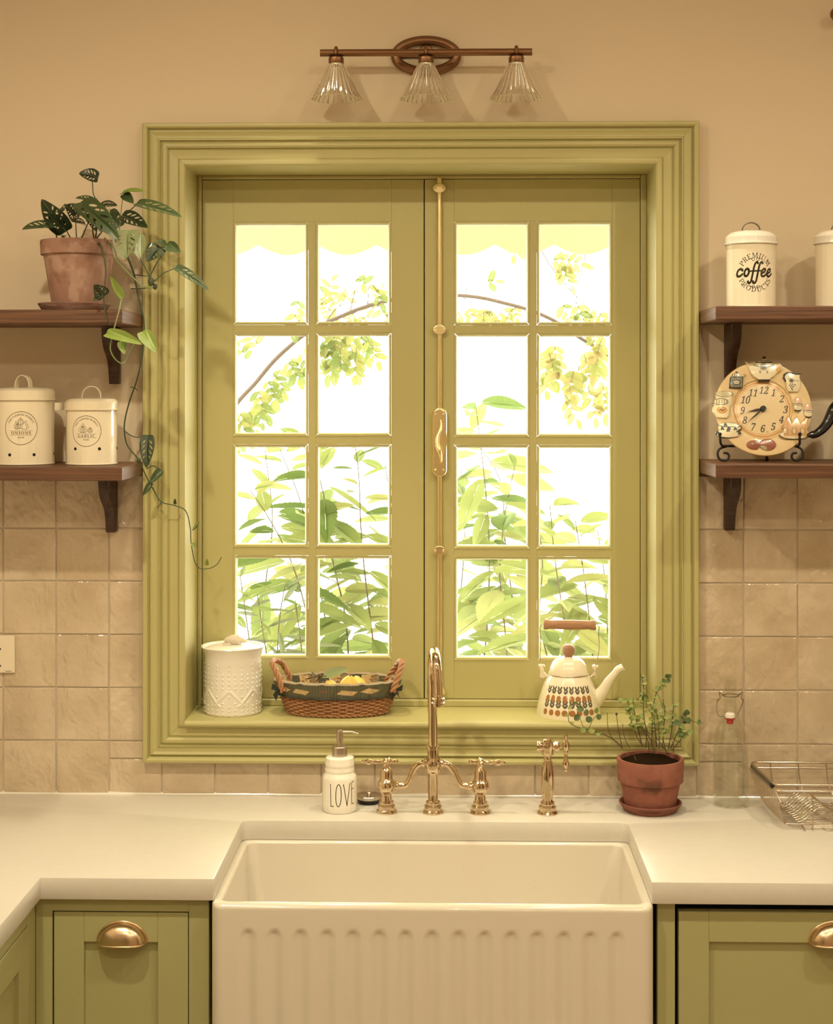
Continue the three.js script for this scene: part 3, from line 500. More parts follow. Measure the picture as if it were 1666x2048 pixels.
tin('storage_canister', 'white tin at the right edge, only its blank left side showing', 1681, 0.13, 50, 462, 489, SR1, canvasTex(64, 64, (c) => { c.fillStyle = '#f1e6d0'; c.fillRect(0, 0, 64, 64); }), { dome: 0.011, hr: 0.0195, hh: 0.021, hw: 0.012, handleMat: M.wire, lidMat: M.white, handleTurn: 0.1 });

// ---------------------------------------------------------------- plate clock on its wire easel
{
  const z = 0.116, cx = X(1525, z), cy = Y(818.5, z), s = 1 / S(z), R = 96 * s;
  // one print over the plate and its reliefs: 1024 x 1024 over 0.24 m round the middle
  const SPAN = 0.24, cv = (px, py) => [512 + (px - 1525) * s / SPAN * 1024, 512 + (py - 818.5) * s / SPAN * 1024], U = s / SPAN * 1024;
  const art = [0, 1].map((onPlate) => canvasTex(1024, 1024, (c) => {
    const g = (x, y) => cv(1400 + x * 0.15966, 690 + y * 0.15966);                        // measured in an enlargement of the photograph
    const k = 0.15966 * U;
    c.fillStyle = '#e3c794'; c.fillRect(0, 0, 1024, 1024);
    c.fillStyle = '#e9d3a8'; c.beginPath(); c.arc(...g(775, 812), 335 * k, 0, 7); c.fill();
    c.strokeStyle = '#c98d45'; c.lineWidth = 15 * k; c.beginPath(); c.arc(...g(775, 812), 342 * k, 0, 7); c.stroke();
    c.strokeStyle = '#d8a35c'; c.lineWidth = 9 * k; c.beginPath(); c.arc(...g(775, 812), 318 * k, 0, 7); c.stroke();
    c.fillStyle = '#2a1c10'; c.textAlign = 'center'; c.textBaseline = 'middle';
    const num = [[1, 918, 595], [2, 1020, 675], [3, 1057, 812], [4, 1000, 938], [5, 897, 1025], [6, 765, 1052], [7, 645, 1030], [8, 548, 945], [9, 524, 822], [10, 566, 688], [11, 665, 598], [12, 800, 565]];
    for (const [n, x, y] of num) { c.save(); c.translate(...g(x, y)); c.rotate(0.06); c.scale(0.92, 1.12); c.font = `italic ${112 * k}px serif`; c.fillText(String(n), 0, 0); c.lineWidth = 3.5 * k; c.strokeStyle = '#2a1c10'; c.strokeText(String(n), 0, 0); c.restore(); }
    c.fillRect(...g(818, 1092), 24 * k, 5 * k);
    const blot = (x, y, r, col) => { c.fillStyle = col; c.beginPath(); c.arc(...g(x, y), r * k, 0, 7); c.fill(); };
    const area = (col, pts) => { c.fillStyle = col; c.beginPath(); pts.forEach((q, i) => (i ? c.lineTo(...g(...q)) : c.moveTo(...g(...q)))); c.closePath(); c.fill(); };
    const line = (col, w, pts) => { c.strokeStyle = col; c.lineWidth = w * k; c.lineCap = 'round'; c.lineJoin = 'round'; c.beginPath(); pts.forEach((q, i) => (i ? c.lineTo(...g(...q)) : c.moveTo(...g(...q)))); c.stroke(); };
    const oval = (col, x, y, a, b, stroke) => { c.beginPath(); c.ellipse(...g(x, y), a * k, b * k, 0, 0, 7); if (col) { c.fillStyle = col; c.fill(); } if (stroke) { c.strokeStyle = stroke; c.lineWidth = 9 * k; c.stroke(); } };
    const cream = '#ecdfbd', ink = '#26221f', green = '#59604c';
    if (onPlate) return;
    // teapot
    area(cream, [[560, 190], [1060, 190], [1060, 400], [900, 470], [710, 470], [560, 380]]); oval('#dfb677', 985, 305, 32, 58); area(ink, [[700, 230], [920, 230], [880, 196], [740, 196]]); line(cream, 10, [[735, 210], [890, 210]]); area(ink, [[718, 440], [880, 440], [868, 468], [732, 468]]); blot(818, 160, 24, ink);
    for (let i = 0; i < 12; i++) { const a = i * Math.PI / 6; line(green, 13, [[800, 278], [800 + Math.cos(a) * 44, 278 + Math.sin(a) * 44]]); } blot(800, 278, 17, '#3c4a3c');
    for (const e of [-1, 1]) { line('#6d705a', 5, [[800 + e * 50, 285], [800 + e * 130, 262]]); for (let i = 0; i < 4; i++) line('#6d705a', 12, [[800 + e * (62 + i * 19), 280 - i * 5], [800 + e * (74 + i * 19), 258 - i * 5]]); line('#6d705a', 8, [[800 + e * 35, 330], [800 + e * 52, 362]]); line('#6d705a', 8, [[800 + e * 52, 330], [800 + e * 38, 362]]); }
    // jug
    area(cream, [[1030, 340], [1270, 340], [1270, 600], [1060, 600]]); line(ink, 24, [[1062, 462], [1045, 415], [1062, 372], [1105, 350], [1150, 356], [1200, 372], [1255, 368]]); for (let i = 0; i < 10; i++) { const a = i * 0.628; line(ink, 9, [[1140, 455], [1140 + Math.cos(a) * 30, 455 + Math.sin(a) * 28]]); }
    for (const [x, y] of [[1122, 500], [1150, 502], [1182, 510], [1112, 518], [1138, 520], [1165, 524], [1126, 538], [1152, 540], [1138, 556], [1145, 572]]) blot(x, y, 8, ink); line(green, 6, [[1090, 440], [1108, 430]]); line(green, 6, [[1175, 460], [1215, 452], [1228, 470]]);
    // coffee grinder
    area(ink, [[375, 405], [548, 405], [530, 552], [365, 548]]); for (let i = 0; i < 8; i++) line('#b9bba6', 8, [[398 + i * 18, 420], [390 + i * 18, 540]]); oval(cream, 457, 478, 44, 26, ink); line(ink, 5, [[425, 482], [440, 470], [455, 486], [470, 470], [490, 484]]); line(ink, 10, [[378, 408], [545, 408]]); line(ink, 10, [[368, 550], [532, 552]]);
    area('#d9c69a', [[395, 402], [420, 360], [500, 360], [525, 402]]); for (let i = 0; i < 12; i++) blot(412 + (i % 4) * 27, 370 + Math.floor(i / 4) * 12, 5, ink); blot(466, 350, 17, '#3a1c14'); line('#b8a67c', 12, [[510, 385], [540, 378], [580, 378]]);
    // jars
    area('#e4d5ac', [[180, 590], [420, 590], [400, 800], [130, 930], [130, 700]]); oval('#d7c79d', 300, 625, 108, 40, '#7a745e'); for (let i = -4; i < 5; i++) { line('#9a9378', 4, [[300 + i * 24 - 20, 590], [300 + i * 24 + 20, 660]]); line('#9a9378', 4, [[300 + i * 24 + 20, 590], [300 + i * 24 - 20, 660]]); }
    oval('#e7d9b4', 250, 725, 94, 38, '#3b352b'); for (let i = 0; i < 18; i++) blot(172 + (i % 6) * 31, 708 + Math.floor(i / 6) * 17, 6, ink); oval('#eee1bd', 262, 850, 118, 78); oval('#d9a866', 265, 830, 58, 40, '#c28a4c'); line('#6a3a1c', 12, [[232, 838], [250, 820], [268, 838], [292, 824]]);
    // cup and saucer
    oval(cream, 335, 1125, 175, 55, '#4a4a44'); area(cream, [[215, 1000], [460, 1000], [440, 1150], [235, 1150]]); oval('#efe6c8', 336, 1015, 122, 28, '#3a3a36'); line(ink, 16, [[455, 1040], [500, 1030], [498, 1070], [440, 1105]]); for (const [x, y] of [[260, 1060], [330, 1080], [420, 1060], [200, 1110], [470, 1115], [340, 1055], [300, 1012]]) { blot(x, y, 17, '#2d3532'); blot(x + 14, y + 14, 12, '#44504a'); blot(x - 12, y + 18, 9, '#2d3532'); }
    // egg cups
    for (const [x, y] of [[1208, 758], [1330, 840]]) { oval(cream, x, y, 62, 96); oval('#ddb596', x, y - 45, 48, 48); line(ink, 8, [[x - 56, y - 12], [x - 20, y - 2], [x + 20, y - 6], [x + 56, y + 4]]); line(ink, 5, [[x - 56, y + 8], [x + 56, y + 22]]); line(ink, 16, [[x - 46, y + 74], [x, y + 84], [x + 46, y + 74]]); }
    // napkins on a dish
    oval(cream, 1148, 1140, 186, 58, '#4a3a2c'); for (const x of [1075, 1185, 1290]) { area('#d6a872', [[x, 905], [x + 62, 1030], [x + 52, 1160], [x - 60, 1160], [x - 66, 1030]]); line('#b98650', 5, [[x, 910], [x - 12, 1150]]); oval('#e2c698', x - 40, 1095, 26, 38, '#8f7c5e'); }
    // bread plate
    oval('#dcc394', 735, 1275, 215, 105); c.setLineDash([10 * k, 7 * k]); oval(null, 735, 1275, 205, 98, '#9d8d68'); c.setLineDash([]); oval('#9c5b3f', 650, 1265, 98, 62); oval('#a4624a', 815, 1262, 105, 74); for (let i = 0; i < 6; i++) line('#7d4532', 7, [[580 + i * 28, 1235], [600 + i * 28, 1300]]); for (let i = 0; i < 5; i++) line('#7d4532', 7, [[760 + i * 32, 1205], [740 + i * 34, 1320]]); oval('#b7a88a', 750, 1310, 52, 34);
  }));
  const [mat, plateMat] = art.map((map) => phy({ map, roughness: 0.35, clearcoat: 0.4, clearcoatRoughness: 0.15 }));
  const t = thing('plate_clock', 'round yellow plate clock with raised teapot, jug, cup and jars', 'clock', [cx, cy, z]); t.rotation.x = -0.21;
  const planar = (g) => { const n = plain(g), p = n.attributes.position; for (let i = 0; i < p.count; i++) n.attributes.uv.setXY(i, p.getX(i) / SPAN + 0.5, p.getY(i) / SPAN + 0.5); return n; };
  const prof = [[0, 0.003], [0.0615, 0.003], [0.0635, 0.006], [0.0655, 0.0075], [0.0675, 0.007], [0.071, 0.0075], [R * 0.93, 0.0115], [R * 0.985, 0.011], [R, 0.008], [R * 0.98, 0.003], [R * 0.6, -0.003], [0, -0.003]].map(([r, h]) => [r, h]);
  const pg = lathe(prof, 80, 0.6); pg.rotateX(Math.PI / 2); part('plate', planar(pg), plateMat, t);
  const g2 = (x, y) => [(1400 + x * 0.15966 - 1525) * s, -(690 + y * 0.15966 - 818.5) * s];
  const relief = (name, pts, h = 0.006, z0 = 0.008, hole) => { const shp = new THREE.Shape(pts.map((q) => new THREE.Vector2(...g2(...q)))); if (hole) shp.holes.push(new THREE.Path(hole.map((q) => new THREE.Vector2(...g2(...q))))); part(name, toCreasedNormals(planar(extrude(shp, h, 0.0018, 6, 3).translate(0, 0, z0)), 0.7), mat, t); };
  const ell = (x, y, a, b, n = 24) => Array.from({ length: n }, (_, i) => [x + Math.cos(-i / n * 6.2832) * a, y + Math.sin(-i / n * 6.2832) * b]);
  relief('teapot_relief', [[720, 232], [700, 228], [735, 200], [790, 190], [800, 172], [798, 150], [818, 142], [838, 150], [838, 172], [850, 190], [890, 202], [925, 228], [960, 235], [1000, 228], [1035, 260], [1035, 315], [1000, 350], [960, 365], [930, 400], [880, 430], [885, 462], [725, 462], [728, 432], [680, 410], [640, 360], [615, 300], [602, 240], [575, 218], [598, 218], [630, 262], [650, 262]], 0.007, 0.006);
  relief('jug_relief', [[1065, 465], [1040, 420], [1050, 370], [1095, 345], [1150, 352], [1200, 368], [1262, 362], [1245, 395], [1250, 440], [1255, 500], [1240, 560], [1215, 600], [1100, 595], [1075, 545], [1072, 480]], 0.006, 0.007);
  relief('grinder_relief', [[390, 405], [405, 372], [445, 358], [455, 340], [478, 340], [488, 358], [515, 385], [575, 372], [580, 385], [540, 398], [546, 412], [530, 552], [368, 548], [380, 420]], 0.006, 0.007);
  relief('jar_relief', [[190, 640], [195, 600], [290, 584], [400, 600], [412, 630], [400, 665], [395, 760], [365, 800], [350, 900], [320, 935], [200, 930], [180, 890], [148, 850], [150, 800], [175, 770], [160, 735], [190, 690], [200, 668]], 0.007, 0.006);
  relief('cup_relief', [[215, 1010], [270, 988], [400, 988], [455, 1012], [505, 1022], [500, 1075], [470, 1095], [500, 1120], [450, 1165], [330, 1190], [220, 1170], [165, 1110], [215, 1085]], 0.007, 0.006);
  relief('egg_cup_relief', ell(1208, 758, 58, 96), 0.006, 0.007); relief('egg_cup_relief', ell(1330, 840, 56, 94), 0.006, 0.007);
  relief('napkin_relief', [[960, 1145], [1010, 1070], [1020, 1000], [1085, 905], [1120, 1000], [1185, 905], [1230, 1000], [1280, 930], [1330, 930], [1310, 1080], [1345, 1150], [1290, 1195], [1150, 1205], [1010, 1190]], 0.006, 0.007);
  relief('bread_relief', [...ell(650, 1268, 98, 60, 16).filter((q) => q[0] < 715), ...ell(815, 1265, 103, 76, 18).filter((q) => q[0] > 716)].sort((a, b) => Math.atan2(b[1] - 1268, b[0] - 735) - Math.atan2(a[1] - 1268, a[0] - 735)), 0.005, 0.007);
  const hand = (name, x, y, w, zz) => { const [ax, ay] = g2(783, 803), [bx, by] = g2(x, y), l = Math.hypot(bx - ax, by - ay), n = [-(by - ay) / l, (bx - ax) / l]; const s2 = poly([[ax + n[0] * w * 0.5, ay + n[1] * w * 0.5], [lerp(ax, bx, 0.4) + n[0] * w, lerp(ay, by, 0.4) + n[1] * w], [bx, by], [lerp(ax, bx, 0.4) - n[0] * w, lerp(ay, by, 0.4) - n[1] * w], [ax - n[0] * w * 0.5, ay - n[1] * w * 0.5]]); part(name, plain(extrude(s2, 0.0008).translate(0, 0, zz)), M.iron, t); };
  hand('hour_hand', 585, 842, 0.0024, 0.0065); hand('minute_hand', 582, 975, 0.0018, 0.0085);
  const hub = new THREE.CylinderGeometry(0.0058, 0.0064, 0.008, 24); hub.rotateX(Math.PI / 2); hub.translate(...g2(783, 803), 0.0075); part('hub', plain(hub), M.iron, t);
  // easel of black wire
  const e = thing('wire_easel', 'black wire easel with scrolled feet that holds the plate clock', 'plate stand', [0, 0, 0]), q = (x, y, zz = 0.145) => P(1400 + x * 0.15966, 690 + y * 0.15966, zz), rw = 0.0026, base = SR2 + rw;
  const fl = (v) => { v.y = Math.max(v.y, base); return v; };
  for (const [hx, bx, sx, ex] of [[250, 262, 1, 60], [1250, 1247, -1, 34]]) {
    const hook = [q(hx, 1120, 0.158), q(hx + sx * 2, 1180, 0.158), q(bx, 1240, 0.155), q(bx + sx * 20, 1262, 0.152), q(bx + sx * ex, 1266, 0.138)];
    part('hook', merge([tube(hook, rw, 8, 50), ball(q(hx, 1118, 0.158), 0.004)]), M.iron, e);
    const scroll = [q(bx + sx * ex, 1274, 0.138), q(bx + sx * ex * 0.5, 1280, 0.143), q(bx - sx * 25, 1310, 0.148), fl(q(bx - sx * 42, 1370, 0.150)), fl(q(bx - sx * 20, 1425, 0.151)), fl(q(bx + sx * 30, 1446, 0.152)), fl(q(bx + sx * 85, 1432, 0.152)), q(bx + sx * 100, 1390, 0.152), q(bx + sx * 82, 1358, 0.152), q(bx + sx * 42, 1352, 0.152)];
    scroll.forEach((v) => { v.y -= 0; }); part('scroll_foot', tube(scroll, rw, 8, 70), M.iron, e);
  }
  part('cross_bar', tube([q(322, 1266, 0.138), q(360, 1266, 0.114), q(440, 1266, 0.105), q(780, 1266, 0.103), q(1110, 1266, 0.104), q(1192, 1266, 0.110), q(1213, 1266, 0.138)], rw, 8, 40), M.iron, e);
  const bk = q(836, 1262, 0.103); part('back_leg', merge([tube([V(bk.x, bk.y + 0.10, 0.094), V(bk.x, bk.y, 0.101), fl(q(836, 1440, 0.075))], rw, 8, 20), ball(fl(q(838, 1430, 0.112)), 0.0042), tube([bk, q(836, 1340, 0.105), fl(q(838, 1432, 0.112))], rw, 8, 16)]), M.iron, e);
}
{ // black pan at the right edge: only the end of its handle reaches into the picture
  const z = 0.15, t = thing('black_pan', 'glossy black curved pan handle reaching in beside the plate clock', 'pan', [0, 0, 0]);
  const q = (x, y, zz = z) => P(1400 + x * 0.15966, 690 + y * 0.15966, zz);
  const hg = taper([q(1362, 1128), q(1440, 1118), q(1520, 1065), q(1590, 985), q(1640, 890), q(1690, 800), q(1760, 740, 0.14), q(1860, 730, 0.13)], (u) => u < 0.04 ? 0.004 + u * 0.09 : 0.0075 + 0.0062 * Math.min(1, u * 1.4), 0, 14, 60);
  part('handle', merge([hg, ball(q(1362, 1130), 0.0045, 0.9, 1.1, 1)]), M.black, t);
  const c = q(2250, 900, 0.125), y0 = SR2 - c.y; part('body', lathe([[0, y0 + 0.0005], [0.062, y0 + 0.0005], [0.072, y0 + 0.006], [0.076, y0 + 0.045], [0.079, y0 + 0.052], [0.077, y0 + 0.052], [0.073, y0 + 0.045], [0.069, y0 + 0.009], [0, y0 + 0.005]], 48).translate(c.x, c.y, c.z), M.black, t);
  part('bracket', taper([q(1850, 730, 0.13), V(c.x - 0.076, SR2 + 0.042, 0.125)], 0.006, 0.006, 10, 12), M.black, t);
}
{ // curtain rod end in the top right corner
  const t = thing('bronze_rod', 'dark bronze rod end at the top right corner of the wall', 'rod', [0, 0, 0]), c = P(1675, 28, 0.05);
  const g = lathe([[0, 0], [0.006, 0.001], [0.0125, 0.006], [0.0145, 0.013], [0.013, 0.02], [0.010, 0.024], [0.012, 0.028], [0.011, 0.032], [0.008, 0.036], [0.008, 0.5], [0, 0.5]], 28); g.rotateZ(-Math.PI / 2); g.translate(P(1660, 28, 0.05).x, c.y, 0.05);
  part('rod', g, M.bronze, t); part('wall_mount', merge([bar(V(c.x + 0.1, c.y, 0.001), V(c.x + 0.1, c.y, 0.05), 0.006), new THREE.CylinderGeometry(0.02, 0.02, 0.006, 24).rotateX(Math.PI / 2).translate(c.x + 0.1, c.y, 0.003)]), M.bronze, t);
}
{ // socket on the tiles at the left edge
  const z = 0.008, s = 1 / S(z), t = thing('wall_socket', 'cream double wall socket on the tiles at the left edge', 'socket', [X(-6, z), Y(1310.5, z), z]), h = 0.0418;
  part('plate', plain(extrude(poly(rect(-h, h, -h, h)), 0.004, 0.0022, 4, 3).translate(0, 0, 0.0022)), M.enamel, t);
  for (const py of [1300, 1334]) for (const px of [-15, 2]) { const g = new THREE.CylinderGeometry(0.0026, 0.0026, 0.001, 16); g.rotateX(Math.PI / 2); part('pin_hole', plain(g.translate((px + 6) * s, -(py - 1310.5) * s, 0.0083)), M.dark, t); }
  part('stamp', box(0.021, 0.035, -0.0386, -0.037, 0.0075, 0.0086, 0), std({ color: lin(0.25, 0.2, 0.1), roughness: 0.6 }), t);
}
// ---------------------------------------------------------------- wall lamp with three glass shades
{
  const z = 0.085, cx = X(852, z), cy = Y(105, z), s = 1 / S(z), t = thing('wall_lamp', 'bronze wall lamp with three fluted glass shades above the window', 'wall lamp', [cx, cy, 0]);
  const ox = X(852, 0.015) - cx, oy = Y(111, 0.015) - cy, a = 61 / S(0.015), b = 31 / S(0.015);
  const ringPts = (k) => Array.from({ length: 72 }, (_, i) => V(ox + Math.cos(i / 72 * 6.2832) * a, oy + Math.sin(i / 72 * 6.2832) * b, 0));
  const rg = grid(96, 16, (u, v) => { const w = u * 6.2832, p = v * 6.2832, rw = 9.6 / S(0.015), nx = Math.cos(w) / a, ny = Math.sin(w) / b, l = Math.hypot(nx, ny); return V(ox + Math.cos(w) * a + nx / l * Math.cos(p) * rw, oy + Math.sin(w) * b + ny / l * Math.cos(p) * rw, 0.0105 + Math.sin(p) * 0.0095); }, true);
  part('back_ring', rg, M.bronze, t);
  part('stem', merge([bar(V(ox, oy + 0.006, 0.001), V(0, 0, z), 0.007, 16), bar(V(ox - a, oy, 0.005), V(ox + a, oy, 0.005), 0.004, 10), new THREE.CylinderGeometry(0.016, 0.019, 0.008, 24).rotateX(Math.PI / 2).translate(ox, oy + 0.006, 0.006)]), M.bronze, t);
  const barG = lathe([[0, -212 * s], [0.0078, -212 * s], [0.0078, 212 * s], [0, 212 * s]], 28); barG.rotateZ(-Math.PI / 2); barG.translate(0, 0, z); part('cross_bar', barG, M.bronze, t);
  const n = 26, shadeGeo = (() => {
    const prof = (v) => [lerp(16.5, 48, v) + 3.5 * Math.pow(v, 8), lerp(128, 197, v)], f = (off) => (u, v) => { const [r, py] = prof(v), w = u * 6.2832, fl = 1 + (0.03 + 0.035 * v) * Math.abs(Math.sin(w * n / 2)) - 0.02, R = (r * s - off) * fl; return V(Math.sin(w) * R, -(py - 105) * s - (v > 0.99 ? 0.0015 * Math.abs(Math.sin(w * n / 2)) : 0), Math.cos(w) * R); };
    const o = grid(n * 8, 16, f(0), true), i = grid(n * 8, 16, (u, v) => f(0.0028)(1 - u, v), true), lipO = f(0), lipI = f(0.0028), lip = grid(n * 8, 1, (u, v) => { const A = lipO(u, 1), B = lipI(u, 1); return A.lerp(B, 1 - v); }, true), top = grid(n * 8, 1, (u, v) => { const A = lipO(u, 0), B = lipI(u, 0); return A.lerp(B, v); }, true);
    return merge([o, i, lip, top]);
  })();
  for (const px of [672, 852, 1032.5]) {
    const x = (px - 852) * s, g = group('lamp_head', t); g.position.set(x, 0, z);
    const loop = []; for (let i = 0; i <= 18; i++) { const w = i / 18 * Math.PI * 1.5 - 0.8; loop.push(V(0, Math.sin(w + 0.5) * 0.0105, Math.cos(w + 0.5) * 0.0105)); }
    part('clip', merge([tube(loop, 0.0042, 10, 40), bar(V(0, -0.006, 0.008), V(0, -0.014, 0.004), 0.004, 10)]), M.bronze, g);
    part('socket', lathe([[0, -9 * s], [14 * s, -9 * s], [15.5 * s, -11 * s], [15.5 * s, -21 * s], [15 * s, -22.5 * s], [0, -22.5 * s]], 32), M.bronze, g);
    part('bulb', merge([lathe([[0, -24 * s], [4.5 * s, -24 * s], [4.5 * s, -40 * s], [3.5 * s, -48 * s], [0, -50 * s]], 20), bar(V(-0.002, -0.03, 0.002), V(-0.002, -0.04, 0.002), 0.0006), bar(V(0.002, -0.03, 0.002), V(0.002, -0.04, 0.002), 0.0006)]), M.glass, g);
    part('shade', shadeGeo, M.shade, g, 'clear fluted glass shade');
  }
}

// ---------------------------------------------------------------- leaves
const leafCache = new Map();
function leafShapeGeo(kind, curl, fold) {                                    // a leaf from (0,0,0) to (0,1,0); width 1 before scaling
  const key = kind + curl + '|' + fold; if (leafCache.has(key)) return leafCache.get(key);
  const half = (k) => {
    const pts = [], N = kind === 'serrated' ? 26 : 18;
    const w = (t) => kind === 'hole' || kind === 'heart' ? 0.5 * Math.pow(Math.sin(Math.PI * Math.pow(t, 0.62)), 0.75) : kind === 'round' ? 0.5 * Math.pow(Math.sin(Math.PI * Math.pow(t, 0.9)), 0.6) : kind === 'narrow' ? 0.5 * Math.pow(Math.sin(Math.PI * t), 0.8) : 0.5 * Math.pow(Math.sin(Math.PI * Math.pow(t, 0.8)), 0.95);
    for (let i = 0; i <= N; i++) { const t = i / N; let x = w(t), y = t; if (kind === 'serrated' && i > 2 && i < N - 1) { x *= i % 2 ? 1.05 : 0.95; y += i % 2 ? 0.012 : -0.004; } if ((kind === 'heart' || kind === 'hole') && i > 0 && i < 4) y -= 0.05 * Math.sin(i / 4 * Math.PI); pts.push([k * x, y]); }
    const ax = k * 0.002; const s = new THREE.Shape(); s.moveTo(ax, 0); for (const q of pts.slice(1, -1)) s.lineTo(...q); s.lineTo(ax, 1);
    for (let i = 5; i >= 1; i--) s.lineTo(ax, i / 6);
    if (kind === 'hole') for (const [y, f, a, b] of [[0.22, 0.46, 0.13, 0.036], [0.37, 0.52, 0.15, 0.03], [0.51, 0.46, 0.13, 0.036], [0.66, 0.5, 0.09, 0.024]]) { const h = new THREE.Path(); h.absellipse(k * f * w(y) * 1.02, y + 0.02, a * 0.86, b, 0, Math.PI * 2, false, k * 0.5); s.holes.push(new THREE.Path(h.getPoints(10))); }
    return new THREE.ShapeGeometry(s, 8);
  };
  const g = merge([half(1), half(-1)]), p = g.attributes.position;
  for (let i = 0; i < p.count; i++) { const x = p.getX(i), y = p.getY(i), z = fold * Math.abs(x), a = curl * y; const yy = Math.abs(curl) > 1e-3 ? Math.sin(a) / curl : y, zz = Math.abs(curl) > 1e-3 ? -(1 - Math.cos(a)) / curl : 0; p.setXYZ(i, x, yy + Math.sin(a) * z, zz + Math.cos(a) * z); }
  const ty = Math.abs(curl) > 1e-3 ? Math.sin(curl) / curl : 1, tz = Math.abs(curl) > 1e-3 ? -(1 - Math.cos(curl)) / curl : 0, L = Math.hypot(ty, tz);
  g.rotateX(-Math.atan2(tz, ty)); g.scale(1, 1 / L, 1 / L); g.computeVertexNormals();
    leafCache.set(key, g); return g;
}
const mBasis = new THREE.Matrix4();
function putLeaf(parent, kind, base, tip, width, face, mat, curl = 0.6, fold = 0.15, name = 'leaf') {
  const y = tip.clone().sub(base), L = y.length(); y.normalize(); const x = y.clone().cross(face).normalize(), z = x.clone().cross(y).normalize();
  const m = part(name, leafShapeGeo(kind, curl, fold), mat, parent);
  m.position.copy(base); m.quaternion.setFromRotationMatrix(mBasis.makeBasis(x, y, z)); m.scale.set(width, L, Math.min(L, width * 1.2));
  return m;
}
const G = {
  deep: std({ color: lin(0.020, 0.036, 0.013), roughness: 0.34 }), mid: std({ color: lin(0.045, 0.072, 0.024), roughness: 0.38 }), pale: std({ color: lin(0.17, 0.195, 0.085), roughness: 0.5 }), fresh: std({ color: lin(0.19, 0.255, 0.045), roughness: 0.5 }), stem: std({ color: lin(0.05, 0.075, 0.03), roughness: 0.6 }), stemPale: std({ color: lin(0.22, 0.27, 0.11), roughness: 0.6 }), twig: std({ color: lin(0.075, 0.055, 0.03), roughness: 0.8 }),
};
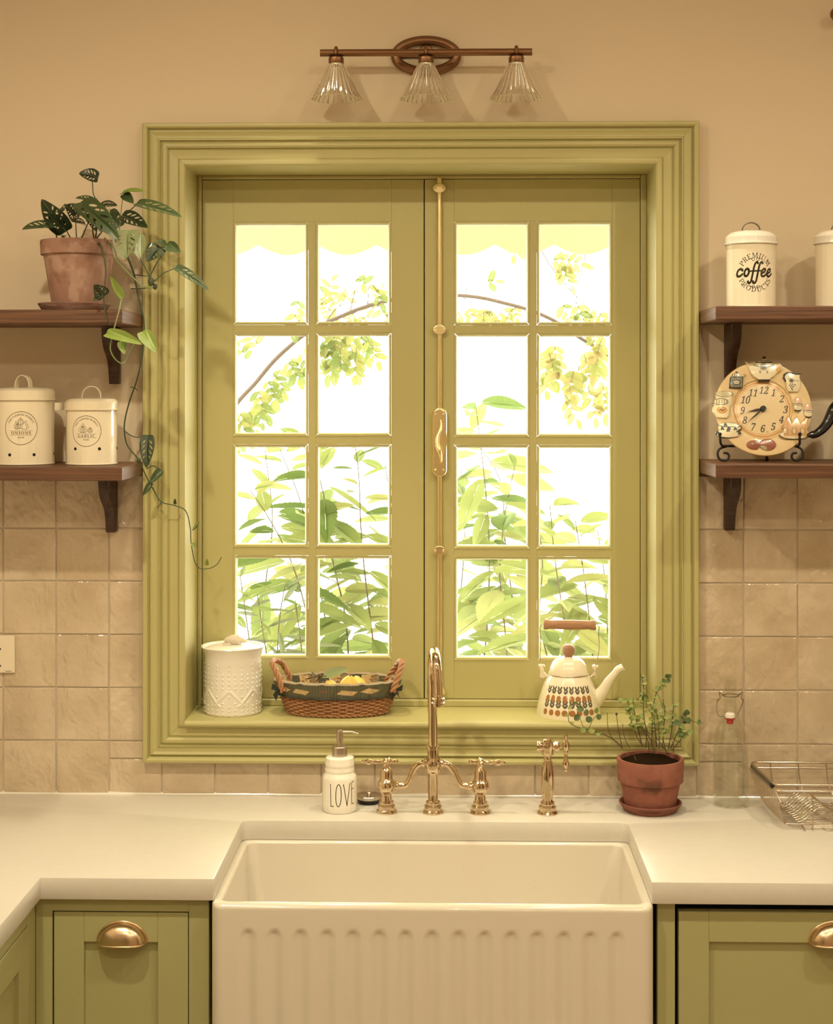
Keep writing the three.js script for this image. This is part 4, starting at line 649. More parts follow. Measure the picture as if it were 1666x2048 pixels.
// ---------------------------------------------------------------- vine in a clay pot on the upper left shelf
function clayPot(t, r, rim, prof, mat) { return part('pot', lathe(prof, 64, 0.5), mat, t); }
{
  const z = 0.125, cx = X(157.5, z), s = 1 / S(z), y0 = SL1;
  const sr = thing('plant_saucer', 'clay saucer under the vine pot on the upper left shelf', 'saucer', [cx - 9 * s, y0, z]);
  part('dish', lathe([[0, 0.0005], [61 * s, 0.0005], [63 * s, 0.002], [72 * s, 0.0165], [71.5 * s, 0.0185], [69.5 * s, 0.0185], [65 * s, 0.006], [0, 0.005]], 64, 0.5), M.clayLight, sr);
  const t = thing('potted_vine', 'trailing vine with pierced leaves in a clay pot on the shelf', 'potted plant', [0, 0, 0]);
  const H = Y(481, z) - y0, base = y0 + 0.0066;
  part('pot', lathe([[0, 0], [50 * s, 0], [52 * s, 0.002], [69.5 * s, H - 0.006 - 30 * s], [75 * s, H - 0.006 - 29 * s], [76 * s, H - 0.008 - 2 * s], [74.5 * s, H - 0.006], [70 * s, H - 0.006], [68 * s, H - 0.02], [0, H - 0.02]], 64, 0.5).translate(cx, base, z), M.clayLight, t);
  part('soil', ball(V(cx, base + H - 0.025, z), 66 * s, 1, 0.12, 1, 28), M.soil, t);
  const z1 = (x, y, zz) => P(x * 0.27611, 300 + y * 0.27611, zz), z2 = (x, y, zz) => P(x * 0.27611, 700 + y * 0.27611, zz);
  const stem = (pts, r0, r1, mat = G.stem) => part('stem', taper(pts, r0, r1, 7, pts.length * 8), mat, t);
  // trailing stems
  stem([z1(600, 655, 0.13), z1(690, 655, 0.165), z1(745, 740, 0.215), z1(765, 850, 0.235), z1(762, 960, 0.25), z1(752, 1080, 0.255), z1(762, 1180, 0.26), z1(795, 1265, 0.26)], 0.0022, 0.0013);
  stem([z1(760, 640, 0.13), z1(800, 690, 0.19), z1(840, 790, 0.23), z1(900, 860, 0.245), z1(970, 930, 0.245), z1(1040, 990, 0.24), z1(1130, 1000, 0.235)], 0.0022, 0.0016, G.stemPale);
  stem([z1(880, 690, 0.14), z1(930, 790, 0.17), z1(970, 900, 0.185), z1(1000, 1050, 0.19), z1(1033, 1180, 0.19), z1(1045, 1300, 0.185), z1(1035, 1460, 0.175), z1(1005, 1620, 0.16), z2(985, 240, 0.14), z2(930, 400, 0.12), z2(900, 560, 0.10), z2(922, 690, 0.09), z2(1000, 790, 0.085), z2(1052, 900, 0.075), z2(1105, 1000, 0.07), z2(1170, 1100, 0.065), z2(1260, 1125, 0.06), z2(1340, 1160, 0.055), z2(1378, 1290, 0.05), z2(1385, 1400, 0.045), z2(1432, 1572, 0.035), z2(1510, 1583, 0.02), z2(1570, 1555, 0.01), z2(1605, 1500, 0.005)], 0.0023, 0.0009);
  stem([z1(880, 1070, 0.26), z1(860, 1170, 0.27), z1(825, 1300, 0.275), z1(800, 1450, 0.275), z1(845, 1525, 0.27), z1(893, 1545, 0.265), z1(935, 1460, 0.26), z1(975, 1400, 0.255)], 0.0016, 0.0011, G.stemPale);
  // petioles
  const pet = (pts, mat) => stem(pts, 0.0014, 0.0010, mat);
  pet([z1(690, 650, 0.13), z1(720, 390, 0.14), z1(680, 330, 0.145), z1(668, 215, 0.15)]);
  pet([z1(415, 650, 0.13), z1(400, 590, 0.15), z1(380, 545, 0.17)]);
  pet([z1(520, 655, 0.12), z1(490, 600, 0.12), z1(470, 560, 0.12)]);
  pet([z1(555, 655, 0.1), z1(550, 560, 0.09), z1(545, 470, 0.085)]);
  pet([z1(590, 640, 0.13), z1(640, 520, 0.15), z1(650, 480, 0.16)]); pet([z1(680, 640, 0.13), z1(670, 560, 0.14), z1(690, 450, 0.16)]); pet([z1(700, 640, 0.13), z1(760, 560, 0.14), z1(800, 480, 0.14)]);
  pet([z1(860, 650, 0.14), z1(865, 560, 0.17), z1(878, 440, 0.18), z1(888, 345, 0.19)], G.stemPale); pet([z1(870, 540, 0.16), z1(930, 450, 0.18), z1(990, 395, 0.19)]); pet([z1(1085, 920, 0.24), z1(1130, 830, 0.235), z1(1190, 730, 0.23), z1(1200, 690, 0.23)]); pet([z1(1090, 950, 0.24), z1(1060, 870, 0.24), z1(1010, 775, 0.235)]);
  pet([z1(1120, 950, 0.24), z1(1190, 890, 0.23), z1(1270, 855, 0.22)], G.stem); pet([z1(900, 1330, 0.27), z1(920, 1390, 0.27), z1(890, 1480, 0.27)], G.stemPale); pet([z2(905, 590, 0.10), z2(960, 625, 0.10), z2(1030, 635, 0.10)]); pet([z2(1060, 860, 0.075), z2(1110, 840, 0.07), z2(1165, 870, 0.065)]);
  pet([z2(945, 268, 0.14), z2(975, 275, 0.14), z2(998, 296, 0.145)]); pet([z2(1170, 1100, 0.065), z2(1150, 1130, 0.07), z2(1138, 1142, 0.07)]); pet([z2(1395, 1305, 0.05), z2(1425, 1280, 0.045), z2(1440, 1245, 0.045)]); pet([z1(970, 905, 0.185), z1(1020, 908, 0.2), z1(1060, 915, 0.23)]); pet([z1(950, 1005, 0.19), z1(1000, 1006, 0.2), z1(1060, 1000, 0.22)]);
  for (const [q, r] of [[z1(1095, 955, 0.24), 0.007], [z1(1125, 990, 0.237), 0.005], [z2(1005, 800, 0.085), 0.005]]) part('stem_node', ball(q, r, 1, 1.3, 1, 12), G.stem, t);
  const f = V(0, 0.25, 1), up = V(0, 1, 0.5);
  const LF = (kind, b, e, w, face, mat, curl, fold) => putLeaf(t, kind, b, e, w * 0.27611 / 935, face, mat, curl, fold);
  LF('hole', z1(710, 205, 0.15), z1(572, 170, 0.16), 105, V(0.2, 0.35, 1), G.deep, 1.0, 0.25);
  LF('hole', z1(480, 590, 0.15), z1(300, 355, 0.19), 165, V(-0.3, 0.3, 1), G.deep, 0.5, 0.2);
  LF('hole', z1(400, 560, 0.17), z1(160, 578, 0.22), 120, V(-0.1, 0.75, 0.8), G.mid, 0.9, 0.25);
  LF('hole', z1(440, 420, 0.19), z1(465, 440, 0.2), 90, f, G.deep, 0.6, 0.2);
  LF('hole', z1(540, 480, 0.10), z1(470, 400, 0.13), 140, V(0.1, 0.5, 1), G.deep, 0.8, 0.25); LF('hole', z1(550, 470, 0.09), z1(640, 420, 0.11), 120, V(0.2, 0.6, 1), G.deep, 0.8, 0.25);
  LF('hole', z1(580, 380, 0.20), z1(855, 650, 0.27), 185, V(0.35, 0.45, 1), G.mid, 0.9, 0.18);
  LF('hole', z1(690, 380, 0.17), z1(545, 350, 0.18), 80, V(0, 0.8, 0.6), G.mid, 0.9, 0.25); LF('hole', z1(720, 405, 0.13), z1(850, 405, 0.15), 95, V(0, 0.75, 0.7), G.deep, 0.5, 0.2);
  LF('hole', z1(620, 540, 0.16), z1(520, 520, 0.19), 90, V(0, 0.6, 0.8), G.deep, 0.7, 0.2); LF('hole', z1(650, 500, 0.18), z1(740, 540, 0.22), 90, V(0, 0.6, 0.9), G.deep, 0.7, 0.2); LF('hole', z1(790, 470, 0.14), z1(870, 470, 0.16), 90, V(0, 0.5, 1), G.deep, 0.6, 0.2);
  LF('hole', z1(560, 470, 0.15), z1(640, 400, 0.17), 100, V(0, 0.5, 1), G.deep, 0.7, 0.2); LF('hole', z1(700, 560, 0.17), z1(600, 470, 0.2), 120, V(-0.1, 0.6, 0.9), G.mid, 0.7, 0.2); LF('heart', z1(760, 560, 0.16), z1(690, 470, 0.19), 130, V(0, 0.5, 1), G.deep, 0.7, 0.2); LF('hole', z1(860, 560, 0.15), z1(800, 430, 0.18), 110, V(0.1, 0.5, 1), G.mid, 0.7, 0.2); LF('heart', z1(470, 620, 0.16), z1(455, 640, 0.18), 40, f, G.mid, 0.5, 0.2); LF('hole', z1(450, 560, 0.14), z1(345, 470, 0.17), 120, V(-0.3, 0.5, 1), G.mid, 0.7, 0.2);
  LF('hole', z1(880, 475, 0.18), z1(1070, 565, 0.22), 125, V(0.1, 0.55, 1), G.deep, 0.7, 0.22);
  LF('hole', z1(930, 580, 0.235), z1(900, 800, 0.275), 190, V(-0.1, 0.25, 1), G.pale, 0.7, 0.12); LF('heart', z1(985, 610, 0.23), z1(1010, 790, 0.265), 120, V(0.3, 0.25, 1), G.pale, 0.6, 0.15);
  LF('heart', z1(882, 320, 0.19), z1(1050, 305, 0.215), 75, V(0, 0.9, 0.6), G.fresh, 1.1, 0.3); LF('heart', z1(895, 320, 0.195), z1(968, 388, 0.215), 75, V(0, 0.4, 1), G.mid, 0.6, 0.2);
  LF('hole', z1(988, 385, 0.19), z1(1318, 488, 0.235), 120, V(0.05, 0.85, 0.75), G.mid, 0.6, 0.2);
  LF('hole', z1(1160, 700, 0.235), z1(1060, 810, 0.265), 130, V(0.1, 0.3, 1), G.deep, 0.7, 0.2); LF('heart', z1(1200, 690, 0.23), z1(1305, 745, 0.255), 95, V(0.1, 0.5, 1), G.mid, 0.6, 0.2); LF('heart', z1(1200, 690, 0.23), z1(1135, 655, 0.24), 55, V(0, 0.6, 0.9), G.mid, 0.6, 0.2);
  LF('hole', z1(1270, 850, 0.22), z1(1515, 1020, 0.24), 85, V(0.25, 0.75, 0.9), G.mid, 0.7, 0.3);
  LF('hole', z1(755, 1060, 0.255), z1(680, 975, 0.28), 110, V(-0.1, 0.35, 1), G.deep, 0.6, 0.2); LF('heart', z1(735, 1045, 0.26), z1(672, 1092, 0.275), 40, f, G.mid, 0.6, 0.2);
  LF('heart', z1(890, 1075, 0.26), z1(795, 912, 0.28), 62, V(0.4, 0.4, 1), G.fresh, -0.6, 0.25);
  LF('heart', z1(770, 1330, 0.275), z1(1028, 1410, 0.30), 100, V(-0.05, 0.7, 0.8), G.fresh, 0.9, 0.25); LF('heart', z1(1030, 1315, 0.25), z1(1132, 1468, 0.28), 105, V(0.2, 0.35, 1), G.fresh, 0.6, 0.18); LF('heart', z1(875, 1385, 0.27), z1(905, 1480, 0.285), 60, f, G.fresh, 0.4, 0.2);
  LF('hole', z2(1070, 615, 0.10), z2(1060, 855, 0.12), 110, V(0.1, 0.15, 1), G.deep, 0.7, 0.18);
  LF('heart', z2(1165, 870, 0.065), z2(1085, 970, 0.09), 62, V(0.3, 0.4, 1), G.mid, 0.9, 0.35); LF('heart', z2(1095, 960, 0.085), z2(1035, 1055, 0.095), 45, V(0.3, 0.3, 1), G.mid, 0.5, 0.3);
  LF('heart', z2(1268, 1118, 0.06), z2(1268, 1075, 0.066), 24, f, G.deep, 0.3, 0.2); LF('heart', z2(1392, 1400, 0.045), z2(1412, 1432, 0.05), 30, f, G.fresh, 0.8, 0.3); LF('heart', z2(1500, 1560, 0.02), z2(1500, 1512, 0.024), 28, f, G.fresh, 0.5, 0.3); LF('narrow', z2(1395, 1302, 0.05), z2(1440, 1240, 0.05), 15, f, G.fresh, 0.4, 0.2);
}

// ---------------------------------------------------------------- on the window sill
{ // white lidded jar with a mouse
  const r = 0.0625, z = -0.066, t = thing('ceramic_jar', 'white embossed ceramic jar with a mouse on its lid', 'jar', [X(466, z), SILL, z]), s = 1 / S(z), H = Y(1293, z) - SILL;
  const R0 = 57 * s, pat = (a, v) => {                                              // raised dots above, diamonds below
    const U = a * 14, h = v * H; let d = 0;
    const dot = (u, y, r0) => { const du = (((U - u) % 1) + 1.5) % 1 - 0.5, dx = du * 2 * Math.PI * R0 / 14, dy = h - y, q = Math.hypot(dx, dy) / r0; return q < 1 ? Math.sqrt(1 - q * q) : 0; };
    for (let k = 0; k < 6; k++) { const y = H * (0.42 + 0.068 * k); d = Math.max(d, dot(0, y, 0.0019)); if (k < 4) d = Math.max(d, dot(0.5, y, 0.0019)); }
    for (const y of [0.03, 0.09, 0.15]) d = Math.max(d, dot(0, H * y, 0.0019), dot(0.5, H * (y + 0.01), 0.0019));
    if (h > H * 0.13 && h < H * 0.42) { for (const e of [-1, 1]) { const w = (((U * 0.5 + e * (h - H * 0.2) / (H * 0.2) * 0.5) % 1) + 1.5) % 1 - 0.5; d = Math.max(d, 0.9 * Math.exp(-(w * w) / 0.0045) * smooth(0.13, 0.17, h / H) * (1 - smooth(0.37, 0.42, h / H))); } d = Math.max(d, dot(0, H * 0.30, 0.0021), dot(0.5, H * 0.2, 0.0021)); }
    return d;
  };
  const prof = (v) => v < 0.03 ? R0 * (0.965 + 0.035 * Math.sqrt(v / 0.03)) : v < 0.84 ? R0 * (1 - 0.02 * smooth(0.2, 0.84, v)) : R0 * (0.98 + 0.135 * Math.pow((v - 0.84) / 0.16, 1.7));
  part('body', merge([grid(360, 150, (u, v) => { const w = u * 6.2832 + 3.1416, R = prof(v) + 0.0019 * pat(u, v); return V(Math.sin(w) * R, v * H, Math.cos(w) * R); }, true), lathe([[R0 * 1.113, H], [R0 * 1.10, H + 0.0016], [R0 * 1.06, H + 0.001], [R0 * 0.97, H - 0.008], [R0 * 0.9, H - 0.012]], 72), lathe([[0, 0.0005], [R0 * 0.96, 0.0005]], 48)]), M.white, t);
  const lid = part('lid', lathe([[R0 * 0.985, H - 0.006], [R0 * 0.97, H - 0.003], [R0 * 0.9, H - 0.0005], [R0 * 0.5, H + 0.003], [0, H + 0.004]].reverse().map((q) => q).reverse(), 72), M.white, t);
  const mx = X(470, z) - X(466, z), my = H + 0.0055;                                        // the mouse looks to the right
  const rad = (u) => u < 0.62 ? 0.0125 * Math.pow(Math.sin(Math.PI * Math.min(1, (u + 0.02) / 1.05)), 0.55) : lerp(0.0112, 0.0018, Math.pow((u - 0.62) / 0.38, 0.85));
  const mouse = grid(40, 40, (u, v) => { const w = u * 6.2832, R = rad(v), x = -0.024 + v * 0.052, lift = 0.0072 + (v > 0.6 ? -0.002 * (v - 0.6) / 0.4 : 0); return V(mx + x, my + lift + Math.max(-0.0085 + (v > 0.75 ? 0.004 : 0), Math.sin(w) * R * (1 + 0.04 * Math.sin(v * 60) * Math.sin(w * 9))), Math.cos(w) * R * 0.85); }, true);
  const ear = (dz) => ball(V(mx + 0.0085, my + 0.0155, dz), 0.0038, 0.35, 1, 1, 14);
  part('mouse_knob', merge([mouse, ear(0.0055), ear(-0.0055), ball(V(mx + 0.012, my - 0.0005, 0.006), 0.003, 1.3, 0.8, 1, 12), ball(V(mx - 0.014, my - 0.0005, 0.007), 0.0035, 1.4, 0.8, 1, 12), tube([V(mx - 0.023, my + 0.002, 0), V(mx - 0.028, my + 0.001, 0.006), V(mx - 0.02, my, 0.0125), V(mx - 0.008, my - 0.0005, 0.014)], 0.0012, 8, 24)]), std({ color: lin(0.66, 0.58, 0.46), roughness: 0.55 }), lid);
}
{ // wicker basket with a cloth liner
  const z = -0.063, cx = X(675, z), t = thing('wicker_basket', 'oval wicker basket with rope handles and a patchwork cloth liner', 'basket', [cx, SILL, z]), s = 1 / S(z);
  const H = Y(1362, z) - SILL, a0 = 98 * s, b0 = 0.058, a1 = 122 * s, b1 = 0.074;
  const at = (w, h, off = 0) => { const k = h / H, A = lerp(a0, a1, Math.pow(k, 0.85)) + off, B = lerp(b0, b1, Math.pow(k, 0.85)) + off; return V(Math.cos(w) * A, h, Math.sin(w) * B); };
  const NS = 44;
  for (let i = 0; i < NS; i++) { const w = (i / NS) * 6.2832; const pts = []; for (let k = 0; k <= 5; k++) pts.push(at(w, 0.004 + (H - 0.008) * k / 5)); part('stake', new THREE.TubeGeometry(new THREE.CatmullRomCurve3(pts), 6, 0.0017, 6), M.wicker, t); }
  for (let r = 0; r < 15; r++) { const h = 0.006 + r * (H - 0.012) / 14.2, pts = []; for (let i = 0; i < NS * 4; i++) { const w = (i / (NS * 4)) * 6.2832, o = Math.cos(w * NS / 2 + r * Math.PI) * 0.0027; pts.push(at(w, h + 0.0004 * Math.sin(w * 7 + r), o)); } part('weaver', new THREE.TubeGeometry(new THREE.CatmullRomCurve3(pts, true), NS * 6, 0.0023, 6, true).scale(1, 1, 1), M.wicker, t); }
  for (const k of [0, 1]) { const pts = []; for (let i = 0; i < 180; i++) { const w = (i / 180) * 6.2832, q = w * 26 + k * 3.1416; const p = at(w, 0.0042, 0.001 + Math.cos(q) * 0.0022); p.y += Math.sin(q) * 0.0018; pts.push(p); } part('base_braid', new THREE.TubeGeometry(new THREE.CatmullRomCurve3(pts, true), 360, 0.0023, 6, true), M.wicker, t); }
  part('base', lathe([[0, 0.003], [1, 0.003], [1, 0.006], [0, 0.006]], 48).scale(a0, 1, b0), M.wicker, t);
  const cloth = canvasTex(2048, 256, (c, W, Hh) => {                                            // checked cloth with cut-out patches
    c.fillStyle = '#6a674f'; c.fillRect(0, 0, W, Hh); for (let x = 0; x < W; x += 8) { c.fillStyle = x % 16 ? '#5a5a47' : '#77735a'; c.fillRect(x, 0, 3, Hh); } for (let y = 0; y < Hh; y += 8) { c.fillStyle = 'rgba(52,54,44,0.5)'; c.fillRect(0, y, W, 3); }
    reseed(31);
    for (let i = 0; i < 16; i++) { const x = 40 + i * 128, w = 104; c.save(); c.translate(x + 30, i % 2 ? 120 : 140); c.rotate(i % 2 ? 0.62 : 0.35); if (i % 3 !== 1) { c.fillStyle = '#cdb284'; c.fillRect(-w / 2, -40, w * 0.9, 84); c.strokeStyle = '#8a6a45'; c.lineWidth = 4; c.strokeRect(-w / 2, -40, w * 0.9, 84); for (let k = 0; k < 10; k++) { c.fillStyle = ['#b58a5a', '#a2714a', '#8d8d68'][k % 3]; c.fillRect(rr(-46, 34), rr(-34, 34), rr(5, 14), rr(4, 10)); } } else { c.fillStyle = '#94594a'; for (let k = 0; k < 5; k++) { c.beginPath(); c.arc(Math.cos(k * 1.257) * 14, Math.sin(k * 1.257) * 14, 8, 0, 7); c.fill(); } } c.restore(); }
  });
  const clothIn = canvasTex(2048, 128, (c, W, Hh) => { reseed(32); for (let x = 0; x < W; x += 62) { const k = (x / 62) % 3; c.fillStyle = ['#c8ac7c', '#3f4336', '#8f7b58'][k]; c.fillRect(x, 0, 62, Hh); for (let i = 0; i < 24; i++) { c.fillStyle = ['#a9824f', '#57604c', '#7b4f38'][i % 3]; c.fillRect(x + rr(4, 52), rr(0, Hh), rr(3, 9), rr(3, 9)); } if (k === 1) { c.fillStyle = 'rgba(150,150,120,0.35)'; for (let q = 0; q < 62; q += 6) c.fillRect(x + q, 0, 2, Hh); } } });
  const wav = (w, q) => 0.0012 * Math.sin(w * 19 + q) + 0.0009 * Math.sin(w * 31 + 2 * q);
  const band = grid(240, 8, (u, v) => { const w = -u * 6.2832 + Math.PI / 2 + Math.PI, h = lerp(H * 0.62, H + 0.003, v); return at(w, Math.min(h, H + 0.003), 0.0062 + wav(w, v * 2) * (1 - 0.6 * v)); }, true);
  const over = grid(240, 5, (u, v) => { const w = -u * 6.2832 + Math.PI / 2 + Math.PI, p = v * Math.PI, q = at(w, H, lerp(0.0066, -0.0045, v)); q.y = H + 0.003 + Math.sin(p) * 0.0042 + wav(w, 5) * 0.8; return q; }, true);
  const inn = grid(240, 6, (u, v) => { const w = -u * 6.2832 + Math.PI / 2 + Math.PI; return at(w, lerp(H + 0.003, 0.012, v), -0.0045 + wav(w, v * 3)); }, true);
  const hem = []; for (let i = 0; i < 160; i++) { const w = i / 160 * 6.2832; hem.push(at(w, H * 0.62 + 0.0006 * Math.sin(w * 13), 0.0072 + wav(w, 0))); }
  const mCloth = std({ map: cloth, roughness: 0.95, side: THREE.DoubleSide }), mIn = std({ map: clothIn, roughness: 0.95, side: THREE.DoubleSide });
  const l = part('liner', merge([band]), mCloth, t); part('rolled_edge', over, std({ color: lin(0.36, 0.29, 0.19), roughness: 0.95 }), l); part('inner_cloth', inn, mIn, l); part('hem', new THREE.TubeGeometry(new THREE.CatmullRomCurve3(hem, true), 320, 0.0021, 6, true), std({ color: lin(0.055, 0.06, 0.045), roughness: 0.9 }), l);
  part('cloth_floor', lathe([[0, 0.013], [1, 0.012]], 40).scale(a0 - 0.004, 1, b0 - 0.004), mIn, l);
  const P2 = (px, py, zz) => { const q = P(px, py, z + zz); return V(q.x - cx, q.y - SILL, zz); };
  for (const [pts, name] of [[[[566, 1384, 0.048], [556, 1352, 0.046], [546, 1328, 0.03], [550, 1322, 0.0], [563, 1326, -0.028], [577, 1348, -0.04], [584, 1366, -0.044]], 'l'], [[[785, 1384, 0.048], [796, 1352, 0.046], [804, 1328, 0.03], [801, 1322, 0.0], [795, 1330, -0.028], [780, 1350, -0.04], [770, 1366, -0.044]], 'r']]) {
    const c = new THREE.CatmullRomCurve3(pts.map((q) => P2(...q))), fr = c.computeFrenetFrames(120), strands = [];
    for (let k = 0; k < 3; k++) { const sp = []; for (let i = 0; i <= 120; i++) { const o = c.getPointAt(i / 120), a = i / 120 * 26 + k * 2.094; sp.push(o.clone().addScaledVector(fr.normals[i], Math.cos(a) * 0.0036).addScaledVector(fr.binormals[i], Math.sin(a) * 0.0036)); } strands.push(new THREE.TubeGeometry(new THREE.CatmullRomCurve3(sp), 160, 0.0036, 7)); }
    part('rope_handle', merge(strands), M.wicker, t);
    const e = name === 'l' ? -1 : 1, k0 = at(e < 0 ? Math.PI * 0.86 : Math.PI * 0.14, H * 0.8, 0.011), bow = [];
    bow.push(ball(k0, 0.0055, 1, 1, 1, 12)); for (const [dx, dy, dz] of [[0.018, 0.006, 0.004], [-0.014, 0.008, 0.006], [0.012, -0.016, 0.006], [-0.008, -0.018, 0.004]]) bow.push(grid(10, 4, (u, v) => k0.clone().add(V(dx * u + (v - 0.5) * 0.008 * dy / 0.02, dy * u + (v - 0.5) * 0.010 * (0.4 + u), dz * u + 0.003 * Math.sin(u * 5 + v)))));
    part('tie', merge(bow), std({ color: lin(0.035, 0.04, 0.032), roughness: 0.9, side: THREE.DoubleSide }), t);
  }
  const lemonGeo = grid(32, 24, (u, v) => { const w = u * 6.2832, p = v * Math.PI, tip = Math.pow(Math.abs(Math.cos(p)), 9) * 0.22, R = Math.sin(p); return V(Math.sin(w) * R * 0.86, Math.cos(p) * (1 + tip), Math.cos(w) * R * 0.86); }, true);
  const lm = phy({ color: lin(0.80, 0.55, 0.10), roughness: 0.42, bumpMap: plasterBump, bumpScale: 0.001 });
  for (const [px, py, zz, r, rx, rz, label] of [[662, 1380, 0.024, 0.0215, 0.3, 0.2, 'small yellow lemon at the left in the basket, under the leaf'], [697, 1374, 0.024, 0.0245, 0.35, -0.15, 'largest yellow lemon, in the middle of the basket'], [717, 1377, -0.024, 0.0245, -0.2, 0.25, 'yellow lemon at the right in the basket, behind the largest']]) {
    const q = P(px, py, z + zz), o = thing('lemon', label, 'lemon', [q.x, Math.max(q.y, SILL + 0.043), q.z], 0, 'lemons in the wicker basket'); o.rotation.set(rx, 0, rz);
    part('fruit', lemonGeo.clone().scale(r, r, r), lm, o); part('stem_button', new THREE.CylinderGeometry(0.002, 0.0026, 0.003, 10).translate(0, r * 1.2, 0), G.twig, o);
  }
  const tw = thing('lemon_leaf', 'green lemon leaf on a dark twig lying over the basket', 'leaf', [0, 0, 0]), q = (px, py, zz) => P(px, py, z + zz);
  part('twig', taper([q(613, 1358, 0.005), q(628, 1354, 0.015), q(640, 1352, 0.025), q(652, 1352, 0.03)], 0.0016, 0.001), G.twig, tw); part('side_twig', taper([q(624, 1345, 0.005), q(632, 1352, 0.018)], 0.0012, 0.0009), G.twig, tw); part('side_twig', taper([q(634, 1362, 0.01), q(640, 1352, 0.025)], 0.0012, 0.0009), G.twig, tw);
  putLeaf(tw, 'plain', q(645, 1354, 0.03), q(699, 1337, 0.012), 0.026, V(-0.1, 0.8, 0.8), std({ color: lin(0.20, 0.235, 0.09), roughness: 0.5 }), 0.5, 0.18, 'blade');
}
{ // enamel kettle
  const z = -0.062, cx = X(1137, z), t = thing('kettle', 'cream enamel kettle printed with brown apples and leaves, wooden grip', 'kettle', [cx, SILL, z], facing(cx, z)), s = 1 / S(z);
  const L = (list) => list.map(([r, py]) => [r * s, Y(py, z) - SILL]);
  const print = canvasTex(2048, 512, (c, W, H) => {
    c.fillStyle = '#eee3cb'; c.fillRect(0, 0, W, H); const yy = (py) => H * (py - 1343) / (1434 - 1343), pitch = 74, x0 = 1029;
    const sprig = (x, y) => { c.fillStyle = '#5b5648'; for (const e of [-1, 1]) for (const dy of [0, 36]) { c.beginPath(); c.ellipse(x + e * 15, y + dy - 20, 10.5, 25, e * 0.5, 0, Math.PI * 2); c.fill(); } c.fillRect(x - 2, y - 12, 4, 52); };
    for (let i = -4; i < 4; i++) { const x = x0 + i * pitch + 32; sprig(x, yy(1370)); sprig(x, yy(1396)); c.fillStyle = '#a8713f'; for (const [py, k] of [[1385.5, 1], [1411.5, 2]]) { c.beginPath(); c.ellipse(x + ((i * k) % 3) * 1.5, yy(py), 29 + ((i + k) % 3) * 2, 32 - ((i * k) % 2) * 4, 0, 0, 7); c.fill(); } }
  });
  const em = phy({ map: print, roughness: 0.16, clearcoat: 0.8, clearcoatRoughness: 0.04 });
  part('body', lathe(L([[60, 1436], [64, 1434], [65, 1428], [64.5, 1419], [61, 1402], [57, 1388], [51.5, 1370], [46, 1357], [42, 1350], [39, 1346.5], [38.5, 1343]]), 80, 0.7), em, t);
  part('base_rim', lathe(L([[0, 1437.3], [60.5, 1437.3], [62, 1436.6], [60.5, 1435.4]]), 64), M.iron, t);
  const lid = part('lid', lathe(L([[40, 1346.5], [40.6, 1345], [40, 1343], [38, 1335], [34.5, 1327], [28, 1319], [19, 1313.5], [10, 1311.5], [0, 1311]]), 64, 0.7), phy({ color: lin(0.84, 0.75, 0.58), roughness: 0.16, clearcoat: 0.8 }), t); part('lid_rim', new THREE.TorusGeometry(40 * s, 0.0012, 8, 72).rotateX(Math.PI / 2).translate(0, Y(1345.5, z) - SILL, 0), M.steel, lid);
  part('knob', lathe(L([[8, 1312], [8.5, 1310], [11.5, 1306], [13, 1300], [12.5, 1293.5], [9.5, 1289], [5, 1287], [0, 1286.6]]), 36), M.grip, lid);
  const q = (px, py, zz = 0) => { const v = P(px, py, z + zz); return V(v.x - cx, v.y - SILL, zz); };
  part('spout', taper([q(1176, 1404), q(1190, 1398), q(1205, 1382), q(1217, 1362), q(1228, 1348), q(1236, 1338), q(1246, 1333)], (u) => (u < 0.15 ? lerp(20, 17.5, u / 0.15) : u < 0.8 ? lerp(17.5, 7.2, Math.pow((u - 0.15) / 0.65, 0.6)) : lerp(7.2, 7.6, (u - 0.8) / 0.2)) * s, 0, 24, 60), phy({ color: lin(0.85, 0.77, 0.60), roughness: 0.16, clearcoat: 0.8 }), t);
  for (const [x, e] of [[1083, -1], [1190, 1]]) { part('ear', merge([plain(extrude(poly([q(x - 4, 1334), q(x + 3, 1334), q(x + 4 - e * 2, 1345), q(x - e * 12 + 2, 1352), q(x - e * 2, 1357), q(x + e * 3, 1354), q(x + e * 2, 1344)].map((v) => [v.x, v.y])), 0.009, 0.0015).translate(0, 0, -0.0045)), ball(q(x - 2, 1332.5), 0.0048, 1, 1, 1.1, 14), ball(q(x + 4, 1332.5), 0.0036, 1, 1, 1, 12)]), M.enamel, t); }
  const bail = [q(1083, 1334), q(1080.5, 1310), q(1081.5, 1280), q(1080, 1258), q(1082, 1250), q(1088, 1249), q(1140, 1250), q(1192, 1249), q(1197.5, 1252), q(1196.5, 1266), q(1198, 1290), q(1194, 1322), q(1191, 1334)];
  part('bail_wire', tube(bail, 0.0011, 6, 120), M.steel, t);
  const gp = lathe([[0, -52], [9, -52], [10.2, -50], [10.2, -46], [8.6, -38], [9.6, -20], [9.9, 0], [9.6, 20], [8.6, 38], [10.2, 46], [10.2, 50], [9, 52], [0, 52]].map(([r, h]) => [r * s, h * s]), 32, 0.7); gp.rotateZ(-Math.PI / 2); const gc = q(1139.5, 1249.5); part('wooden_grip', gp.translate(gc.x, gc.y, 0), M.grip, t);
}

